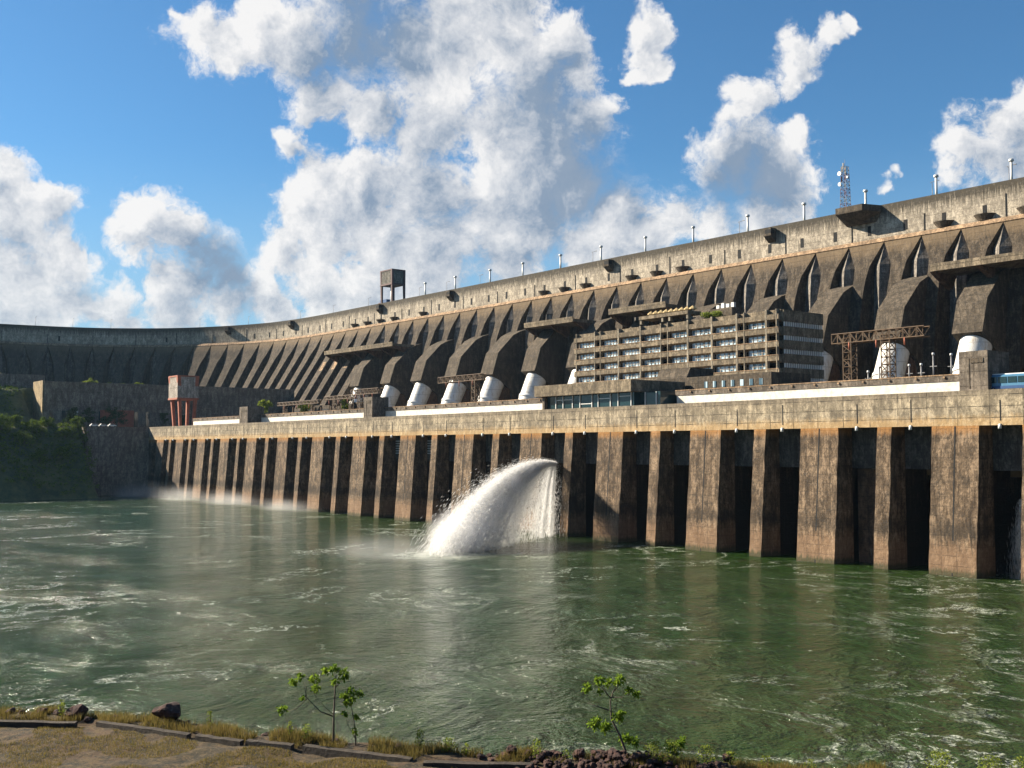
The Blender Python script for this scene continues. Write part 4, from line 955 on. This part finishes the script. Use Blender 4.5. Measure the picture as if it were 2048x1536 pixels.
# kerb stones
KB = [((-26.5, 49.3), (-19.1, 48.8)), ((-18.2, 49.0), (-13.6, 46.9)), ((-13.2, 46.7), (-11.1, 45.8)), ((-10.9, 45.9), (-8.9, 45.2)), ((-8.4, 45.1), (-3.9, 43.3)), ((-3.4, 42.9), (0.8, 42.6))]
for i, ((xa, ya), (xb, yb)) in enumerate(KB):
    a, c = Vector((xa, ya, 0)), Vector((xb, yb, 0)); d = (c-a).normalized(); s_ = Vector((-d.y, d.x, 0))*0.14; n = 8
    vs = []
    for j in range(n+1):
        p = a.lerp(c, j/n); zt = 14.10-max(0, p.x+8)*0.005+R.uniform(-.02, .02)
        vs += [(p.x-s_.x, p.y-s_.y, 13.5), (p.x-s_.x, p.y-s_.y, zt), (p.x+s_.x, p.y+s_.y, zt+.02), (p.x+s_.x, p.y+s_.y, 13.5)]
    b_ = MB(); b_.add(vs, [(j*4+k, j*4+(k+1) % 4, j*4+4+(k+1) % 4, j*4+4+k) for j in range(n) for k in range(4)]+[(0, 1, 2, 3), (n*4+3, n*4+2, n*4+1, n*4)])
    tag(b_.build('kerb_stone', M['kerb'], None, (xa, ya, 14)), 'long low kerb stone along the near bank, '+ORD[i]+' from the left', 'kerb', 'kerb stones along the near bank')
# rocks
def rockmesh(seed):
    rg = random.Random(seed); import bmesh
    bm = bmesh.new(); bmesh.ops.create_icosphere(bm, subdivisions=3, radius=1.0)
    of = Vector((rg.uniform(0, 99), rg.uniform(0, 99), 0)); pl = [(Vector((rg.gauss(0, 1), rg.gauss(0, 1), rg.gauss(0, 1))).normalized(), rg.uniform(.5, .82)) for _ in range(14)]
    for v in bm.verts:
        for nn, dd in pl:
            k = v.co.dot(nn)
            if k > dd: v.co -= nn*(k-dd)*0.9
        v.co *= 1+0.16*mnoise.noise(v.co*2.2+of)+0.07*mnoise.noise(v.co*6+of)
    me = bpy.data.meshes.new('rock'); bm.to_mesh(me); bm.free(); me.materials.append(M['rock']); return me
RM = [rockmesh(i) for i in range(7)]
def rock(x, y, s, lab, grp=None, sz=0.75, dz=0.0):
    o = bpy.data.objects.new('rock', R.choice(RM)); C.objects.link(o); o.location = (x, y, gz(x, y)+s*sz*0.25+dz); o.scale = (s*R.uniform(.8, 1.2), s*R.uniform(.8, 1.1), s*sz); o.rotation_euler = (R.uniform(-.3, .3), R.uniform(-.3, .3), R.uniform(0, 6))
    tag(o, lab, 'rock', grp)
rock(-15.2, 49.2, 0.62, 'large rounded dark boulder alone on the grass edge at the left', None, 0.85, .25)
rock(-19.6, 50.2, 0.55, 'dark boulder on the left bank above the gap between two kerb stones', None, 0.7, .2)
for x, y, s in ((-22.8, 50.6, .32), (-21.4, 50.6, .26), (-20.6, 50.5, .28), (-23.6, 50.5, .3), (-17.8, 50.0, .22), (-16.4, 49.8, .2), (-22.2, 50.4, .2), (-18.9, 49.6, .2), (-10.4, 47.0, .2), (-9.7, 46.8, .22), (-12, 47.6, .16), (-24.6, 50.9, .35), (-25.6, 51.2, .3), (-7.3, 46.2, .2), (-4.6, 45.2, .25), (-3.9, 45.1, .2), (-12.9, 48.1, .15), (-14.2, 48.8, .18)):
    rock(x, y, s, 'small dark rock in the dry grass along the left part of the bank', 'small dark rocks along the left bank edge')
for i in range(230):
    x = R.triangular(-1.5, 9.5, 3.8); y = R.uniform(edgeY(x)-1.5, edgeY(x)+0.5)
    pile = 0.28*math.exp(-((x-3.6)/2.2)**2)
    rock(x, y, R.uniform(.08, .24), 'reddish dark rock in the heap at the bottom centre of the bank', 'reddish rocks heaped at the bank edge', 0.8, pile*R.random())
for x, s in ((3.9, .34), (0.0, .26), (2.6, .28), (5.2, .28), (8.2, .24)):
    rock(x, edgeY(x)-0.2, s, 'reddish dark rock in the heap at the bottom centre of the bank', 'reddish rocks heaped at the bank edge', 0.8, .2)
# grass
b_ = MB(); gr = random.Random(5)
def blade(mb, x, y, z, h, w_):
    a = gr.uniform(0, 6.28); lx, ly = gr.gauss(0, .3)*h, gr.gauss(0, .3)*h
    mb.add([(x-math.cos(a)*w_, y-math.sin(a)*w_, z-.05), (x+math.cos(a)*w_, y+math.sin(a)*w_, z-.05), (x+lx, y+ly, z+h)], [(0, 1, 2)])
for _ in range(42000):
    x = gr.uniform(-30, 14); k0, e0 = kerbY(x)+0.2, edgeY(x)
    y = gr.uniform(min(k0, e0-1.0), e0+0.8)
    if mnoise.noise(Vector((x*.7, y*.7, 5))) < -0.12-(0.0 if x < 0 else -0.1): continue
    blade(b_, x, y, gz(x, y), gr.uniform(.10, .42), .014)
for _ in range(90000):
    x = gr.uniform(-30, 6); y = gr.uniform(38.5, kerbY(x)-0.2)
    if mnoise.noise(Vector((x*.45, y*.45, 9))) < -0.10: continue
    blade(b_, x, y, gz(x, y), gr.uniform(.03, .12), .018)
tag(b_.build('dry_grass', M['grass']), 'dry yellow grass along the bank and path', kind='stuff')
# green tufts and shrubs
def tuft(x, h, w_, lab, mat='bush', dy=0.0):
    y = edgeY(x)-0.3+dy; z = gz(x, y); s = thing('shrub', lab, 'shrub', (x, y, z), 'green shrubs along the near bank')
    b_ = MB()
    for k in range(7): 
        a = R.uniform(0, 6.28); b_.tube([(x, y, z), (x+math.cos(a)*w_*.4, y+math.sin(a)*w_*.4, z+h*.5), (x+math.cos(a)*w_*.7, y+math.sin(a)*w_*.7, z+h*R.uniform(.7, 1))], [.014, .008, .003], 4)
    b_.build('stem', M['bark'], s)
    b_ = MB(); n = int(260*h*w_/(0.3)) 
    for k in range(min(900, max(60, n))):
        a = R.uniform(0, 6.28); f = R.random()**.6; hh = R.uniform(.1, 1)*h; r_ = w_*f*(0.45+.55*math.sin(math.pi*min(1, hh/h)))
        leaf(b_, Vector((x+math.cos(a)*r_, y+math.sin(a)*r_, z+hh)), R.uniform(.05, .12))
    b_.build('leaves', M[mat], s)
SH = [(-20.3, .75, .16, 'slim green shoot standing above the left bank rocks'), (-9.2, .75, .12, 'narrow green shoot left of the tall sapling'), (-8.5, .65, .28, 'small green tuft at the foot of the tall left sapling'),
      (-13.1, .7, .16, 'little green plant with a leafy top alone between boulder and saplings'), (-3.7, .8, .22, 'upright yellow-green tuft left of the bottom centre'), (-2.5, .55, .35, 'low spreading green tuft at the bottom centre'), (-1.8, .5, .2, 'small green tuft right of the low spreading tuft'),
      (0.95, .75, .25, 'thin green plant left of the rock heap top'), (2.1, .4, .18, 'small green tuft amid the rock heap'), (5.4, .75, .40, 'rounded green bush just right of the right sapling'), (6.1, .8, .35, 'leafy green bush under the small right sapling'), (7.4, .65, .35, 'yellow-green bush right of the small sapling'),
      (8.3, .45, .25, 'low green tuft at the right end of the rocks'), (9.6, .4, .25, 'first low tuft on the bottom edge right of the rocks'), (11.2, .35, .22, 'second low tuft on the bottom edge right of the rocks'), (16.0, .85, .5, 'yellow-green shrub at the bottom right'), (17.8, .8, .45, 'yellow-green shrub close to the bottom right corner'), (19.0, .75, .45, 'shrub cut by the bottom right corner')]
for x, h, w_, lab in SH: tuft(x, h*1.15 if x > 4.8 else h, w_*1.2 if x > 4.8 else w_, lab)
# saplings with drooping clusters of broad leaves
def cluster(mb, c, r_, n):
    for _ in range(n):
        d = Vector((R.gauss(0, 1), R.gauss(0, 1), R.gauss(.1, .8))).normalized(); p = c+d*r_*R.uniform(.3, 1); s = R.uniform(.09, .18)
        a = (d+Vector((0, 0, -.5))).normalized(); w_ = a.cross(Vector((R.gauss(0, 1), R.gauss(0, 1), R.gauss(0, 1)))).normalized()*s*.30
        mb.add([p-a*s*.5, p-a*s*.1+w_, p+a*s*.35+w_*.6, p+a*s*.55, p+a*s*.35-w_*.6, p-a*s*.1-w_], [(0, 1, 2, 3, 4, 5)])
def sapling(base_px, y, lab, trunks, clusters, rad0=.05):
    """points given as (dx, dz) in metres around the base, dy small"""
    bx_ = base_px; z = gz(bx_, y)-0.1; s = thing('sapling', lab, 'sapling', (bx_, y, z), 'young saplings on the near bank')
    b_ = MB()
    for tr in trunks:
        pts = [Vector((bx_+p[0], y+(p[2] if len(p) > 2 else 0), z+p[1])) for p in tr[1]]
        b_.tube(pts, [tr[0]*(1-0.65*i/(len(pts)-1)) for i in range(len(pts))], 7)
    b_.build('trunk', M['bark'], s)
    b_ = MB()
    for (dx, dz, r_) in clusters: cluster(b_, Vector((bx_+dx, y+R.uniform(-.3, .3), z+dz)), r_, int(85*(r_/.25)**1.6))
    b_.build('leaves', M['leaf'], s)
k1 = 46.0/FPX   # metres per photo pixel at the saplings' distance
def P_(bx0, by0, lst): return [((x-bx0)*k1, (by0-y)*k1) for x, y in lst]
sapling(-7.35, 45.9, 'tall forked sapling with leaf clusters at its tips, left of centre',
    [(.055, P_(671, 1480, [(671, 1490), (671, 1420), (673, 1370), (675, 1340)])), (.03, P_(671, 1480, [(670, 1421), (645, 1412), (618, 1386), (612, 1360)])), (.02, P_(671, 1480, [(618, 1386), (600, 1405), (580, 1411)])),
     (.02, P_(671, 1480, [(615, 1384), (617, 1365), (613, 1355)])), (.018, P_(671, 1480, [(674, 1365), (688, 1350), (692, 1340)])), (.016, P_(671, 1480, [(671, 1418), (650, 1400), (632, 1378), (630, 1365)]))],
    [((x-671)*k1, (1480-y)*k1, r_*k1) for x, y, r_ in [(572, 1406, 11), (588, 1357, 9), (608, 1342, 8), (611, 1384, 5), (632, 1348, 12), (636, 1368, 10), (652, 1334, 10), (670, 1330, 11), (690, 1337, 14), (674, 1352, 8), (695, 1345, 8)]])
sapling(-6.35, 45.4, 'slender sapling beside the tall forked one, with leaves half way up',
    [(.035, P_(711, 1495, [(711, 1500), (709, 1460), (702, 1420), (698, 1400)])), (.018, P_(711, 1495, [(711, 1480), (694, 1450), (690, 1435)]))],
    [((x-711)*k1, (1495-y)*k1, r_*k1) for x, y, r_ in [(686, 1400, 10), (700, 1388, 11), (716, 1394, 10), (694, 1408, 8), (688, 1430, 6), (711, 1438, 6), (710, 1465, 5), (709, 1455, 4), (704, 1402, 8)]])
k1 = 43.4/FPX
sapling(4.35, 43.2, 'crooked pale-stemmed sapling growing out of the rock heap right of centre',
    [(.06, P_(1243, 1525, [(1243, 1535), (1245, 1500), (1234, 1470), (1218, 1440), (1216, 1405), (1222, 1385)])), (.03, P_(1243, 1525, [(1214, 1423), (1190, 1415), (1172, 1408)])), (.025, P_(1243, 1525, [(1217, 1400), (1205, 1385), (1196, 1375)])), (.025, P_(1243, 1525, [(1218, 1398), (1240, 1398), (1250, 1390)])), (.02, P_(1243, 1525, [(1230, 1465), (1210, 1463), (1195, 1455)])), (.02, P_(1243, 1525, [(1220, 1390), (1232, 1375), (1236, 1368)]))],
    [((x-1243)*k1, (1525-y)*k1, r_*k1) for x, y, r_ in [(1170, 1380, 11), (1196, 1365, 12), (1214, 1372, 9), (1235, 1362, 12), (1228, 1370, 7), (1196, 1385, 6), (1252, 1383, 10), (1268, 1392, 9), (1182, 1447, 12), (1206, 1455, 13), (1230, 1436, 13), (1240, 1430, 8), (1245, 1482, 12), (1262, 1486, 12), (1188, 1440, 9)]])
sapling(6.3, 42.9, 'small sapling with one leafy head right of the crooked one',
    [(.03, P_(1330, 1520, [(1330, 1530), (1325, 1505), (1330, 1485)])), (.02, P_(1330, 1520, [(1326, 1508), (1340, 1492), (1342, 1480)]))],
    [((x-1330)*k1, (1520-y)*k1, r_*k1) for x, y, r_ in [(1322, 1485, 10), (1335, 1478, 12), (1345, 1472, 8), (1328, 1492, 7)]])

# ------------------------------------------------------------------ haze
m = bpy.data.materials.new('haze'); m.use_nodes = True; nt = m.node_tree; nt.nodes.clear(); t = NT(nt)
o = t.n('ShaderNodeOutputMaterial'); v = t.n('ShaderNodeVolumePrincipled'); v.inputs['Color'].default_value = (0.45, 0.70, 1.0, 1); v.inputs['Density'].default_value = 0.00002; v.inputs['Anisotropy'].default_value = 0.2
nt.links.new(v.outputs[0], o.inputs[1])
b_ = MB(); b_.box(-3100, 3100, -3100, 3100, -13, 165, lambda x, y, z: Vector((x, y, z)))
tag(b_.build('haze', m), kind='stuff')
